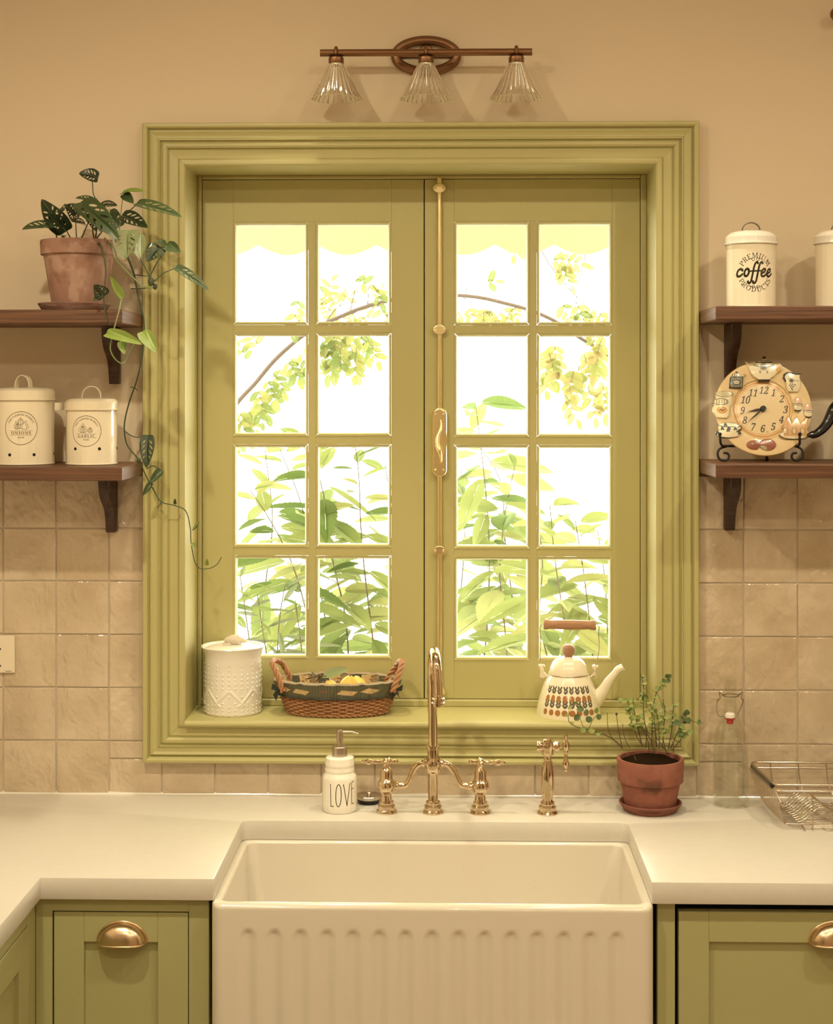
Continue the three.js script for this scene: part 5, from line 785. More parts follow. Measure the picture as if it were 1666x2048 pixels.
// ---------------------------------------------------------------- on the worktop
const C = COUNTER + 0.0003;
{ // herb in a clay pot
  const z = 0.116, cx = X(1300.5, z), s = 1 / S(z);
  const sr = thing('plant_saucer', 'clay saucer under the herb pot on the worktop', 'saucer', [cx, C, z]);
  part('dish', lathe([[0, 0.0005], [50 * s, 0.0005], [52 * s, 0.002], [62.5 * s, 0.0178], [62 * s, 0.0195], [59.5 * s, 0.0195], [51 * s, 0.0065], [0, 0.0055]], 64, 0.5), M.clay, sr);
  const t = thing('potted_herb', 'small round-leaved herb with bare stems in a stained clay pot', 'potted plant', [0, 0, 0]), y0 = C + 0.0068, H = Y(1513, z) - y0, rb = H - 45 * s;
  part('pot', lathe([[0, 0], [48 * s, 0], [50 * s, 0.002], [59.5 * s, rb], [65 * s, rb + 0.001], [66.5 * s, H - 0.003], [65.5 * s, H], [60 * s, H], [58.5 * s, H - 0.012], [0, H - 0.014]], 64, 0.5).translate(cx, y0, z), M.clay, t);
  const soil = grid(40, 12, (u, v) => { const w = u * 6.2832, R = v * 59 * s; return V(cx + Math.sin(w) * R, y0 + H - 0.009 + 0.016 * (1 - v * v) + 0.0035 * (fbm(0.5 + Math.sin(w) * v * 0.4, 0.5 + Math.cos(w) * v * 0.4, 9, 9, 5, 3) - 0.5) * 2, z + Math.cos(w) * R); }, true);
  part('soil', soil, phy({ color: lin(0.020, 0.011, 0.006), roughness: 1, specularIntensity: 0, side: THREE.DoubleSide }), t);
  reseed(404);
  const q = (x, y, zz = 0) => P(1040 + x * 0.22809, 1220 + y * 0.22809, z + zz);             // measured in an enlargement
  const hm = [std({ color: lin(0.075, 0.12, 0.035), roughness: 0.55 }), std({ color: lin(0.22, 0.275, 0.07), roughness: 0.55 }), phy({ color: lin(0.34, 0.385, 0.11), roughness: 0.9, transmission: 0.3, thickness: 0, side: THREE.DoubleSide }), phy({ color: lin(0.40, 0.425, 0.16), roughness: 0.9, transmission: 0.3, thickness: 0, side: THREE.DoubleSide })];
  const sprig = (pts, leaves, tone, size, rad = 0.0011, mat = G.twig) => {
    const p3 = pts.map((v) => q(...v)); part('stem', taper(p3, rad, rad * 0.55, 6, pts.length * 6), mat, t);
    const c = new THREE.CatmullRomCurve3(p3);
    for (let i = 0; i < leaves; i++) { const u = lerp(0.3, 1, (i + 0.5) / leaves), o = c.getPointAt(u); const a = rr(0, 6.28), d = V(Math.cos(a), rr(-0.5, 0.6), Math.sin(a) * 0.8).normalize(), L = rr(0.75, 1.25) * size; putLeaf(t, 'round', o, o.clone().addScaledVector(d, L), L * 0.78, V(rr(-0.4, 0.4), 0.7, 0.8), hm[clamp(Math.floor(tone + rr(0, 1.99)), 0, 3)], 0.5, 0.2); }
  };
  const bare = (pts, rad = 0.0012) => part('stem', taper(pts.map((v) => q(...v)), rad, rad * 0.6, 6, pts.length * 6), G.twig, t);
  // the long runner to the left, over the worktop in front of the kettle
  sprig([[900, 1210, 0.02], [810, 1130, 0.03], [700, 1080, 0.035], [600, 1050, 0.035], [500, 1025, 0.035], [430, 980, 0.035], [430, 880, 0.035]], 5, 1, 0.011, 0.0012);
  for (const [x, y, ex, ey, k, w] of [[500, 860, 560, 880, 0, 13], [520, 920, 478, 968, 0, 13], [600, 930, 605, 990, 0, 14], [580, 870, 590, 920, 0, 9], [690, 910, 690, 965, 0, 11], [665, 905, 680, 855, 1, 9], [560, 1030, 540, 1080, 1, 12], [630, 1040, 625, 1085, 2, 13], [690, 1075, 680, 1105, 1, 9], [490, 830, 480, 800, 1, 9], [450, 850, 420, 870, 2, 8]]) putLeaf(t, 'round', q(x, y, 0.036), q(ex, ey, 0.04), w * 0.00105, V(rr(-0.3, 0.3), 0.5, 1), hm[k], 0.5, 0.2);
  bare([[560, 1040, 0.035], [530, 960, 0.036], [500, 870, 0.036], [540, 850, 0.036]], 0.0007); bare([[600, 1050, 0.035], [640, 960, 0.036], [690, 915, 0.036]], 0.0007);
  bare([[895, 1215, 0.02], [880, 1130, 0.02], [855, 1000, 0.02], [848, 920, 0.02]], 0.0011); part('seed_head', ball(q(846, 912, 0.02), 0.0026, 1, 1.3, 1, 10), G.twig, t);
  bare([[890, 1200, 0.0], [800, 1110, 0.0], [770, 1020, 0.0], [765, 900, 0.0]], 0.001); bare([[960, 1210, 0.03], [915, 1110, 0.03], [900, 1000, 0.03]], 0.001); bare([[1180, 1260, 0.03], [1150, 1150, 0.03], [1110, 1080, 0.03], [1060, 1020, 0.03]], 0.0016); bare([[1130, 1230, 0.0], [1120, 1150, 0.0], [1080, 1050, 0]], 0.0011); bare([[1280, 1240, 0.02], [1260, 1150, 0.02], [1240, 1080, 0.02], [1200, 1090, 0.02]], 0.001); bare([[1345, 1250, 0.02], [1345, 1180, 0.02], [1320, 1130, 0.02]], 0.001); bare([[1300, 1260, 0.03], [1240, 1180, 0.03], [1190, 1110, 0.03]], 0.0013); bare([[1000, 1280, 0.05], [1020, 1320, 0.058], [990, 1245, 0.055]], 0.0008);
  sprig([[1080, 1200, 0.0], [1020, 1100, 0.0], [990, 1020, 0], [965, 910, 0], [940, 800, 0.0], [870, 810, 0.01]], 22, 1, 0.011); sprig([[1070, 1190, -0.02], [1040, 1060, -0.02], [1010, 930, -0.02], [990, 780, -0.02]], 18, 2, 0.011);
  sprig([[1100, 1210, 0], [1110, 1080, 0], [1090, 960, 0], [1080, 850, 0.0], [1085, 700, -0.01], [1060, 560, -0.01]], 14, 1, 0.0115); sprig([[1150, 1200, 0.01], [1160, 1000, 0.01], [1150, 860, 0.01], [1130, 800, 0.01]], 20, 2, 0.0115);
  sprig([[1200, 1200, -0.02], [1180, 1000, -0.02], [1170, 850, -0.02], [1200, 720, -0.02], [1290, 600, -0.02]], 15, 1, 0.0115); sprig([[1250, 1220, 0], [1260, 1050, 0], [1270, 900, 0], [1255, 780, 0]], 22, 2, 0.0115); sprig([[1300, 1220, -0.01], [1330, 1050, -0.01], [1340, 920, -0.01], [1350, 820, 0]], 18, 2, 0.011);
  sprig([[1220, 1220, 0.02], [1220, 1060, 0.02], [1190, 900, 0.02], [1130, 880, 0.02]], 9, 1, 0.011); sprig([[1320, 1220, 0.01], [1390, 1050, 0.02], [1440, 960, 0.02], [1470, 900, 0.02]], 4, 0, 0.011); sprig([[1330, 1230, 0.02], [1400, 1150, 0.03], [1440, 1090, 0.03], [1480, 1060, 0.03]], 4, 0, 0.012);
  bare([[1440, 960, 0.02], [1500, 970, 0.02], [1560, 990, 0.02], [1605, 990, 0.02]], 0.0007); bare([[1270, 900, -0.02], [1200, 730, -0.02], [1160, 700, -0.02]], 0.0008);
  for (const [x, y, ex, ey, k, w] of [[1465, 920, 1462, 872, 0, 12], [1440, 950, 1400, 960, 0, 12], [1470, 940, 1480, 1000, 0, 12], [1400, 980, 1345, 1005, 0, 14], [1395, 1000, 1440, 1040, 1, 12], [1470, 1060, 1510, 1085, 1, 14], [1460, 1070, 1430, 1130, 1, 14], [1555, 985, 1590, 985, 0, 12], [1290, 600, 1330, 570, 0, 10], [1280, 620, 1320, 632, 0, 10], [1275, 615, 1245, 630, 0, 10], [1290, 595, 1285, 560, 0, 9], [1190, 1000, 1170, 1010, 0, 10], [1100, 790, 1085, 740, 0, 14], [1110, 800, 1090, 760, 1, 13]]) putLeaf(t, 'round', q(x, y, 0.022), q(ex, ey, 0.026), w * 0.00105, V(rr(-0.3, 0.3), 0.5, 1), hm[k], 0.5, 0.2);
}
{ // swing-top bottle
  const z = 0.066, cx = X(1461.5, z), s = 1 / S(z), t = thing('glass_bottle', 'empty clear swing-top bottle with its stopper hanging open', 'bottle', [cx, C, z]);
  const L = (list) => list.map(([r, py]) => [r * s, Math.max(0.0006, Y(py, z) - C)]);
  const outer = L([[0, 1612], [28, 1612], [33, 1609], [35, 1603], [35, 1500], [34.5, 1482], [32, 1465], [27, 1450], [21, 1437], [16.5, 1422], [14.6, 1405], [13.6, 1390], [15.6, 1386], [16, 1380], [14.2, 1377], [12.6, 1366], [13.4, 1359], [13, 1356]]), inner = L([[11, 1356], [11, 1380], [11.4, 1400], [14, 1422], [18.8, 1438], [24.8, 1451], [29.8, 1466], [32.4, 1483], [32.8, 1500], [32.8, 1598], [29, 1603], [0, 1600]]);
  part('glass', lathe([...outer, ...inner], 64, 0.8), M.bottle, t);
  const q = (px, py, zz) => { const v = P(px, py, z + zz); return V(v.x - cx, v.y - C, zz); };
  part('collar_wire', merge([new THREE.TorusGeometry(0.0172, 0.001, 6, 48).rotateX(Math.PI / 2).translate(0, Y(1388, z) - C, 0), ...[-1, 1].map((e) => tube([V(e * 0.017, Y(1388, z) - C, 0), q(1461.5 + e * 23, 1384, 0.004), q(1461.5 + e * 21, 1396, 0.008), q(1461.5 + e * 25, 1400, 0.012)], 0.001, 6, 20))]), M.wire, t);
  part('bail', tube([q(1436, 1399, 0.012), q(1433.5, 1406, 0.02), q(1437, 1431, 0.034), q(1448, 1433, 0.036), q(1472, 1432, 0.036), q(1481, 1416, 0.028), q(1486, 1404, 0.02), q(1485.5, 1398, 0.012)], 0.001, 6, 60), M.wire, t);
  const cap = q(1460, 1431, 0.036); part('stopper', lathe([[0, -0.004], [0.0108, -0.004], [0.0115, -0.001], [0.0105, 0.0035], [0.007, 0.0062], [0, 0.0066]], 32).translate(cap.x, cap.y, cap.z), M.white, t); part('red_seal', lathe([[0, -0.0175], [0.006, -0.0175], [0.0075, -0.016], [0.0072, -0.009], [0.0112, -0.0065], [0.0115, -0.0045], [0, -0.0042]], 32).translate(cap.x, cap.y, cap.z), std({ color: lin(0.42, 0.035, 0.03), roughness: 0.55 }), t);
}
{ // soap dispenser
  const z = 0.130, cx = X(679.5, z), s = 1 / S(z), t = thing('soap_dispenser', 'white ceramic soap dispenser lettered LOVE with a steel pump', 'soap dispenser', [cx, C, z], facing(cx, z));
  const L = (list) => list.map(([r, py]) => [r * s, Math.max(0.0004, Y(py, z) - C)]);
  const print = canvasTex(2048, 1024, (c, W, H) => {
    c.fillStyle = '#f6f0e4'; c.fillRect(0, 0, W, H); c.strokeStyle = '#33291c'; c.lineCap = 'round'; c.lineJoin = 'round';
    const k = 2048 / (2 * Math.PI * 35), ky = H / (1626 - 1512), y = (py) => (py - 1512) * ky, x = (px) => 1024 + Math.asin(clamp((px - 679.5) / 35, -1, 1)) * 35 * k;
    const ln = (pts, w = 15) => { c.lineWidth = w; c.beginPath(); pts.forEach((q, i) => (i ? c.lineTo(x(q[0]), y(q[1])) : c.moveTo(x(q[0]), y(q[1])))); c.stroke(); };
    ln([[661.2, 1564], [662, 1610], [667, 1609.5]]); c.lineWidth = 15; c.beginPath(); c.ellipse((x(671.5) + x(682.5)) / 2, y(1587), (x(682.5) - x(671.5)) / 2, 23 * ky, 0.02, 0, 7); c.stroke(); ln([[687, 1564], [693.8, 1609], [699.5, 1563]]); ln([[706.8, 1560], [702.8, 1562.5], [703.2, 1606.5], [707.2, 1606]]); ln([[703, 1575.5], [706.4, 1574.5]]);
  });
  const bm = phy({ map: print, roughness: 0.25, clearcoat: 0.5, clearcoatRoughness: 0.1 });
  part('body', lathe(L([[0, 1626], [30, 1626], [33, 1624], [34.7, 1617], [35, 1605], [35, 1556], [34, 1550], [30.5, 1545], [29.3, 1543], [30.2, 1540], [30.2, 1536], [29, 1533.5], [28.6, 1531], [29.6, 1529], [29.6, 1525], [29, 1523], [28.4, 1521], [28.8, 1518], [28, 1515], [24, 1512.6], [0, 1512]]), 72, 0.7), bm, t);
  const pump = part('pump_collar', lathe(L([[0, 1514], [15, 1514], [15.4, 1512], [15.4, 1494], [14.6, 1492.5], [0, 1492]]), 40, 0.5), M.steel, t);
  part('pump_stem', lathe(L([[0, 1493], [4.6, 1493], [4.6, 1485], [6.3, 1484], [6.6, 1463], [5.8, 1460.5], [0, 1460]]), 28, 0.5), M.steel, t);
  const q = (px, py, zz) => { const v = P(px, py, z + zz); return V(v.x - cx, v.y - C, zz); };
  part('nozzle', taper([q(680, 1464, 0), q(696, 1464, 0.003), q(706, 1465, 0.006), q(716, 1468.5, 0.008)], 0.0026, 0.0016, 12, 24), M.steel, t);
}
{ // sink strainer plug
  const z = 0.068, cx = X(738, z), s = 1 / S(z), t = thing('sink_plug', 'round steel sink plug with a black rubber seal behind the dispenser', 'sink plug', [cx, C, z]);
  part('rubber_seal', lathe([[0, 0.0004], [0.021, 0.0004], [0.0245, 0.004], [0.0265, 0.0095], [0, 0.0095]], 48), M.iron, t);
  part('steel_dish', lathe([[0, 0.0125], [0.006, 0.012], [0.016, 0.0125], [0.024, 0.0155], [0.0275, 0.0175], [0.0285, 0.0165], [0.0275, 0.0125], [0.0262, 0.0094], [0, 0.0094]], 56, 0.7), M.steel, t); part('knob', lathe([[0, 0.012], [0.0042, 0.012], [0.0038, 0.018], [0.0058, 0.0205], [0.006, 0.0225], [0.0048, 0.0238], [0, 0.0242]], 28), M.steel, t);
}
const baseProfile = (s, H) => [[0, 0], [20.5 * s, 0], [21 * s, 2 * s], [19.5 * s, 5 * s], [16.8 * s, 7 * s], [16.8 * s, 9 * s], [18 * s, 11 * s], [17.6 * s, 14 * s], [14 * s, 18 * s], [14.6 * s, 20 * s], [14 * s, 23 * s]];
{ // bridge tap
  const z = 0.146, s = 1 / S(z), cx = X(866, z), t = thing('bridge_tap', 'polished warm metal bridge tap with two lever handles and a gooseneck', 'tap', [cx, C, z]), yb = Y(1624, z) - C;
  const yy = (py) => Math.max(0.0002, Y(py, z) - C + (1631 - 1624) * 0), q = (px, py, zz = 0) => { const v = P(px, py, z + zz); return V(v.x - cx, v.y - C, zz); }, h = (py) => Y(py, z) - Y(1624, z);
  const up = (list) => list.map(([r, py]) => [r * s, h(py)]);
  part('centre_post', lathe([...baseProfile(s), [11 * s, h(1600)], [10 * s, h(1598)], [10 * s, h(1546)], [10.6 * s, h(1545)], ...up([[11, 1544], [15.5, 1540], [18.8, 1529], [17.4, 1519], [13, 1513], [12, 1513]]), ...up([[12, 1513], [12, 1496], [13, 1494.5], [13, 1490.5], [9, 1489.5]])], 56, 0.5), M.nickel, t);
  const px0 = 862.5; // the pipe leans a hair with its arc turned to the right
  const pipe = [q(866, 1492), q(865.5, 1440), q(864.5, 1390), q(864, 1345, 0.002), q(864.5, 1322, 0.012), q(866, 1306, 0.035), q(868, 1302, 0.065), q(870.5, 1310, 0.098), q(873, 1330, 0.118), q(875, 1355, 0.125), q(876, 1392, 0.127)];
  part('gooseneck', new THREE.TubeGeometry(new THREE.CatmullRomCurve3(pipe), 140, 9.2 * s, 28, false), M.nickel, t);
  const n0 = q(876, 1413, 0.127), sn2 = 1 / S(z + 0.127); part('spout_end', lathe([[0, 0], [9.5, 0], [11, 1], [11, 4.5], [13.8, 5.5], [13.8, 8], [12, 9.5], [12.2, 13], [13.6, 14], [13.6, 16.5], [11, 18], [10, 24], [9.5, 27]].map(([r, y]) => [r * sn2, y * sn2]), 40, 0.5).translate(n0.x, n0.y, n0.z), M.nickel, t);
  for (const e of [-1, 1]) {
    const pxp = e < 0 ? 773 : 960.5, ox = X(pxp, z) - cx, dy = e > 0 ? -0.0006 : 0;
    part('side_post', lathe([...baseProfile(s), [12.4 * s, h(1600)], [10.6 * s, h(1590)], [10.4 * s, h(1586)], [11 * s, h(1585)], ...up([[11.6, 1584], [15.8, 1580], [18.2, 1571], [16.2, 1562], [12.8, 1558], [12, 1556], [12, 1543], [10.4, 1537], [7, 1533], [6, 1531], [6, 1528], [4.5, 1526], [0, 1526]])], 48, 0.5).translate(ox, 0, 0), M.nickel, t);
    const k = (dx, py, zz = 0) => { const v = q(866 + dx * -e * -1, py, zz); return v; };
    const bridge = e < 0 ? [q(785, 1571), q(800, 1571.5), q(812, 1569), q(820, 1558), q(826, 1542), q(834, 1531), q(846, 1526), q(856, 1525)] : [q(948, 1572), q(934, 1572), q(922, 1569), q(914, 1558), q(907, 1542), q(898, 1531), q(886, 1526.5), q(876, 1525)];
    part('bridge_arm', merge([new THREE.TubeGeometry(new THREE.CatmullRomCurve3(bridge), 60, 6.4 * s, 20, false), ...[[0, 1], [7, 6]].map(([a, b]) => { const A = bridge[a], B = bridge[b], d = B.clone().sub(A).normalize(); const g = lathe([[0, 0], [7.6 * s, 0.001], [9 * s, 0.004], [8.6 * s, 0.009], [7.4 * s, 0.0125], [6.6 * s, 0.0135]], 28); g.applyQuaternion(new THREE.Quaternion().setFromUnitVectors(V(0, 1, 0), d)); return g.translate(A.x, A.y, A.z); })]), M.nickel, t);
    // cross lever: a long arm with a bead to the outside, a short one to the inside
    const long = [[0, 0], [4, 0], [3.6, 8], [3.4, 14], [4.6, 20], [3.2, 26], [5, 29], [6.6, 34], [5.2, 40], [3, 43], [4.4, 46], [3.4, 49], [0, 51]], short = [[0, 0], [4, 0], [3.2, 9], [3.4, 13], [5, 18], [3.4, 22], [0, 24.5]];
    const mk = (prof, dir) => { const g = lathe(prof.map(([r, y]) => [r * s, y * s]), 24); g.applyQuaternion(new THREE.Quaternion().setFromUnitVectors(V(0, 1, 0), dir.normalize())); return g; };
    const hub = V(ox, h(1522.5), 0); part('lever', merge([ball(hub, 8.2 * s, 1, 0.95, 1, 24), mk(long, V(e, 0.01, 0.12)).translate(hub.x, hub.y, hub.z), mk(short, V(-e, 0, -0.12)).translate(hub.x, hub.y, hub.z), mk(short, V(0.12, 0, e)).translate(hub.x, hub.y, hub.z), mk(short, V(-0.12, 0, -e)).translate(hub.x, hub.y, hub.z)]), M.nickel, t);
  }
}
{ // side spray
  const z = 0.146, s = 1 / S(z), cx = X(1095, z), t = thing('side_spray', 'polished warm metal side spray with a lever, right of the tap', 'tap spray', [cx, C, z]), h = (py) => Y(py, z) - Y(1625, z);
  const up = (list) => list.map(([r, py]) => [r * s, h(py)]);
  part('body', lathe([...baseProfile(s), ...up([[11.5, 1602], [10.4, 1598], [11.6, 1588], [12.8, 1570], [13, 1556], [12, 1540], [10, 1524], [9.6, 1521], [8, 1519.5], [7.4, 1518], [7.4, 1511], [9, 1509.5], [11.6, 1506]])], 56, 0.5), M.nickel, t);
  part('head', lathe(up([[0, 1509], [10, 1508.5], [12, 1505], [12.4, 1498], [12.8, 1496], [13.4, 1489], [12.4, 1482], [9, 1477.5], [4, 1476], [0, 1475.6]]), 44, 0.5), M.nickel, t);
  const side = (prof, x0, dir) => { const g = lathe(prof.map(([r, y]) => [r * s, y * s]), 32, 0.5); g.rotateZ(dir > 0 ? -Math.PI / 2 : Math.PI / 2); return g.translate(x0 * s, h(1491), 0); };
  part('back_cap', side([[0, 0], [9, 0], [10, 3], [10.5, 10], [10, 11.5], [0, 11.5]], -9.5, -1), M.nickel, t);
  part('valve', side([[0, 0], [8, 0], [8, 3], [10.5, 4], [11, 9], [10, 13], [6, 14], [3.2, 15], [3.2, 24], [0, 24]], 10, 1), M.nickel, t);
  const lx = 36.5 * s, lv = lathe([[0, 28], [3, 27], [4.6, 23.5], [4, 20], [2.6, 17.5], [3.4, 15], [5, 12], [7.5, 7], [8, 3], [6, -3], [4, -6], [4.4, -8], [3.4, -11], [3.6, -20], [4.4, -24], [6.6, -29], [6.8, -33], [4.4, -38], [3.2, -41], [4.6, -44], [3.8, -47], [0, -48]].reverse().map(([r, y]) => [r * s, y * s]), 28, 0.7); part('lever', lv.translate(lx, h(1491) - 3 * s, 0), M.nickel, t);
}
{ // wire dish rack
  const t = thing('dish_rack', 'chrome wire dish rack with a black grip at the right edge', 'dish rack', [0, 0, 0]), yt = 1.0015, yb = COUNTER + 0.009, L = 0.40, r1 = 0.0024, r2 = 0.0014;
  const bl = P(1499, 1519, 0.062), fl = P(1550, 1566, 0.258), xb = bl.x, xf = fl.x, zb = 0.062, zf = 0.258;
  const bbl = P(1529, 1606, 0.092), bfl = P(1571, 1648, 0.255);
  const rim = (y, off) => { const c = 0.018, P0 = [V(xb + c, y, zb), V(xb + 0.004, y, zb + 0.006), V(xb + 0.002, y, zb + c), V(lerp(xb, xf, 0.5), y, (zb + zf) / 2), V(xf - 0.002, y, zf - c), V(xf + 0.003, y, zf - 0.005), V(xf + c, y, zf), V(xf + L * 0.5, y, zf), V(xf + L, y, zf), V(xf + L + 0.012, y, zf - 0.012), V(xb + L + 0.04, y, zb + 0.012), V(xb + L + 0.02, y, zb), V(xb + L * 0.5, y, zb)]; return new THREE.TubeGeometry(new THREE.CatmullRomCurve3(P0, true, 'catmullrom', 0.15), 260, r1, 8, true); };
  part('rim', rim(yt, 0), M.rackWire, t); part('rim', rim(yt - 0.0125, 0), M.rackWire, t);
  const gA = V(lerp(xb, xf, 0.1) + 0.002, yt - 0.005, lerp(zb, zf, 0.1)), gB = V(lerp(xb, xf, 0.9), yt - 0.005, lerp(zb, zf, 0.9)); part('grip', bar(gA, gB, 0.0058, 16), M.black, t);
  const wire = (pts, r = r2, n = 0) => part('wire', pts.length === 2 ? bar(pts[0], pts[1], r, 6) : tube(pts, r, 6, n || pts.length * 8), M.rackWire, t);
  for (let i = 0; i < 15; i++) { const u = i / 14, a = V(lerp(xb, xf, u), yt - 0.0125, lerp(zb, zf, u)), b = V(lerp(bbl.x, bfl.x, u), yb, lerp(bbl.z, bfl.z, u)); wire([a, b.clone().lerp(a, 0.18).add(V(-0.002, 0, 0)), b, b.clone().add(V(L * 0.5, 0, 0)), b.clone().add(V(L * 0.93, 0, 0))], 0.00095, 26); }
  for (let i = 0; i < 6; i++) { const x = 0.045 + i * 0.06; wire([V(xb + x, yt, zb), V(xb + x + 0.004, yt - 0.045, zb + 0.008), V(bbl.x + x - 0.01, yb + 0.002, bbl.z)], r2, 16); }
  for (let i = 0; i < 5; i++) { const x = 0.035 + i * 0.07, A = V(bbl.x + x * 0.8, yb - 0.002, bbl.z), B = V(bfl.x + x, yb - 0.002, bfl.z + 0.008), foot = V(B.x + 0.002, COUNTER + 0.0022, B.z + 0.006); wire([A, B, foot], 0.0015, 12); wire([V(bfl.x + x + 0.02, yt - 0.014, zf - 0.002), V(bfl.x + x + 0.02, yb + 0.01, bfl.z + 0.006), V(bfl.x + x + 0.018, COUNTER + 0.0022, bfl.z + 0.010)], 0.0013, 12); }
  wire([bbl, bfl], 0.0014); wire([bfl, bfl.clone().add(V(L * 0.93, 0, 0))], 0.0013); wire([bbl, bbl.clone().add(V(L * 0.93, 0, 0))], 0.0013);
  for (let i = 0; i < 11; i++) { const u = i / 10, z0 = lerp(bbl.z + 0.01, bfl.z - 0.012, u), x0 = lerp(bbl.x, bfl.x, u) + 0.028; const pts = []; for (let k = 0; k <= 28; k++) { const a = k / 28; pts.push(V(x0 + a * 0.30, yb + 0.0032 + 0.030 * Math.pow(Math.sin(Math.PI * ((a * 3.0) % 1)), 2) * (a < 0.999 ? 1 : 0), z0)); } wire(pts, 0.0013, 90); }
  for (let k = 0; k < 3; k++) { const f = k; }
  wire([V(bfl.x + 0.075, COUNTER + 0.004, bfl.z + 0.004), V(bfl.x + 0.082, COUNTER + 0.0025, bfl.z + 0.012), V(bfl.x + 0.092, COUNTER + 0.0025, bfl.z + 0.012), V(bfl.x + 0.1, COUNTER + 0.008, bfl.z + 0.004)], 0.0012, 16);
}

// ---------------------------------------------------------------- the garden beyond the window
const garden = structure('ground'); part('paving', box(-9, 9, -0.25, -0.02, -14, -WT - 0.3, 0), std({ color: lin(0.5, 0.49, 0.46), roughness: 0.9 }), garden);
{
  const g = structure('garden_wall'); part('render_coat', box(-7, 7, -0.02, 2.1, -8.3, -8, 0.01), std({ color: lin(0.92, 0.91, 0.86), roughness: 0.9 }), g);
}
{ // awning: a canopy that falls from the house wall to a scalloped valance
  const z = -1.55, t = thing('awning', 'pale yellow awning with a scalloped valance above the window', 'awning', [0, 0, 0]), s = 1 / S(z);
  const cl = phy({ color: lin(0.42, 0.395, 0.245), roughness: 0.95, specularIntensity: 0.1, transmission: 0.55, thickness: 0, side: THREE.DoubleSide });
  const cusp = [753, 870, 988, 1108], p0 = P(0, 492, z).y, low = P(0, 512, z).y, top = low + 0.20, pitch = 118.3 * s, xc = X(753, z), sh = new THREE.Shape(), x0 = xc - 14 * pitch, x1 = xc + 12 * pitch;
  sh.moveTo(x0, top); sh.lineTo(x0, p0); for (let k = 0; k < 26; k++) { const a = x0 + k * pitch; for (let i = 1; i <= 12; i++) { const u = i / 12; sh.lineTo(a + u * pitch, p0 - (p0 - low) * Math.sin(Math.PI * u)); } } sh.lineTo(x1, top); sh.lineTo(x0, top);
  part('valance', plain(extrude(sh, 0.0015, 0).translate(0, 0, z)), cl, t);
  const y1 = 2.85; part('canopy', grid(10, 6, (u, v) => V(lerp(x0, x1, u), lerp(top, y1, v), lerp(z, -WT - 0.02, v))), cl, t);
  part('front_bar', bar(V(x0, top, z - 0.012), V(x1, top, z - 0.012), 0.012, 12), M.enamel, t); part('wall_rail', box(x0, x1, y1 - 0.02, y1 + 0.03, -WT - 0.05, -WT - 0.001, 0.004), M.enamel, t);
}
const garM = { a: leafMat(0.181, 0.212, 0.067, 0.5, 0.95), b: leafMat(0.141, 0.181, 0.053, 0.45, 0.95), c: leafMat(0.229, 0.239, 0.084, 0.5, 0.95), d: leafMat(0.085, 0.125, 0.034, 0.35, 0.95), e: leafMat(0.256, 0.229, 0.093, 0.5, 0.95), grey: leafMat(0.141, 0.164, 0.093, 0.4, 0.95), bark: std({ color: lin(0.085, 0.064, 0.046), roughness: 0.9 }), twig: std({ color: lin(0.09, 0.074, 0.04), roughness: 0.9 }) };
function shrub(name, label, stems, o) {                              // stems: lists of [px, py, z]; broad serrated leaves in pairs along them
  const t = thing(name, label, 'shrub', [0, 0, 0]); reseed(o.seed);
  for (const st of stems) {
    const pts = st.p.map((q) => P(...q)), foot = pts[0].clone(); foot.y = -0.02; foot.x += rr(-0.03, 0.03); pts.unshift(foot);
    const c = new THREE.CatmullRomCurve3(pts); part('stem', taper(pts, st.r ?? 0.0048, 0.0015, 7, 40), garM.twig, t);
    const len = c.getLength(), n = st.n;
    for (let i = 0; i < n; i++) {
      const u = lerp(st.from ?? 0.35, 1, (i + 0.3) / n), q = c.getPointAt(Math.min(1, u)), a = i * 2.4 + rr(-0.5, 0.5), L = st.L * rr(0.7, 1.35) * (u > 0.9 ? 0.75 : 1);
      const d = V(Math.cos(a), rr(-0.15, 0.55) + (u > 0.92 ? 0.5 : 0), Math.sin(a) * 0.8).normalize(), b = q.clone().addScaledVector(d, L * 0.12), e = b.clone().addScaledVector(d, L).add(V(0, -L * rr(0.15, 0.75), 0));
      const k = rnd(); putLeaf(t, o.kind ?? 'serrated', b, e, L * rr(o.w0 ?? 0.27, o.w1 ?? 0.42), V(rr(-0.3, 0.3), 1, rr(0.1, 0.9)), k < 0.34 ? o.m[0] : k < 0.62 ? o.m[1] : k < 0.85 ? o.m[2] : o.m[3], rr(0.3, 1.0), rr(0.12, 0.3));
    }
  }
  return t;
}
const big = [garM.a, garM.c, garM.b, garM.d];
shrub('broadleaf_shrub', 'leafy shrub with broad toothed leaves outside the left window leaf', [
  { p: [[760, 1400, -1.11], [742, 1250, -1.11], [724, 1090, -1.09], [716, 930, -1.09], [708, 880, -1.09]], n: 48, L: 0.14, from: 0.42 }, { p: [[700, 1400, -1.18], [690, 1230, -1.16], [665, 1120, -1.14], [640, 960, -1.14], [600, 880, -1.14]], n: 50, L: 0.16, from: 0.42 },
  { p: [[520, 1400, -1.32], [530, 1180, -1.32], [545, 1040, -1.32], [530, 900, -1.32]], n: 24, L: 0.16, from: 0.5 }, { p: [[640, 1400, -1.04], [620, 1260, -1.04], [585, 1130, -1.02], [540, 1040, -1.02], [500, 980, -1.04]], n: 46, L: 0.15, from: 0.44 }, { p: [[790, 1400, -1.28], [800, 1200, -1.28], [790, 1050, -1.28], [770, 930, -1.28]], n: 31, L: 0.15, from: 0.42 }, { p: [[670, 1400, -1.37], [640, 1180, -1.37], [600, 1000, -1.37], [560, 900, -1.37]], n: 27, L: 0.15, from: 0.52 },
], { seed: 11, m: big });
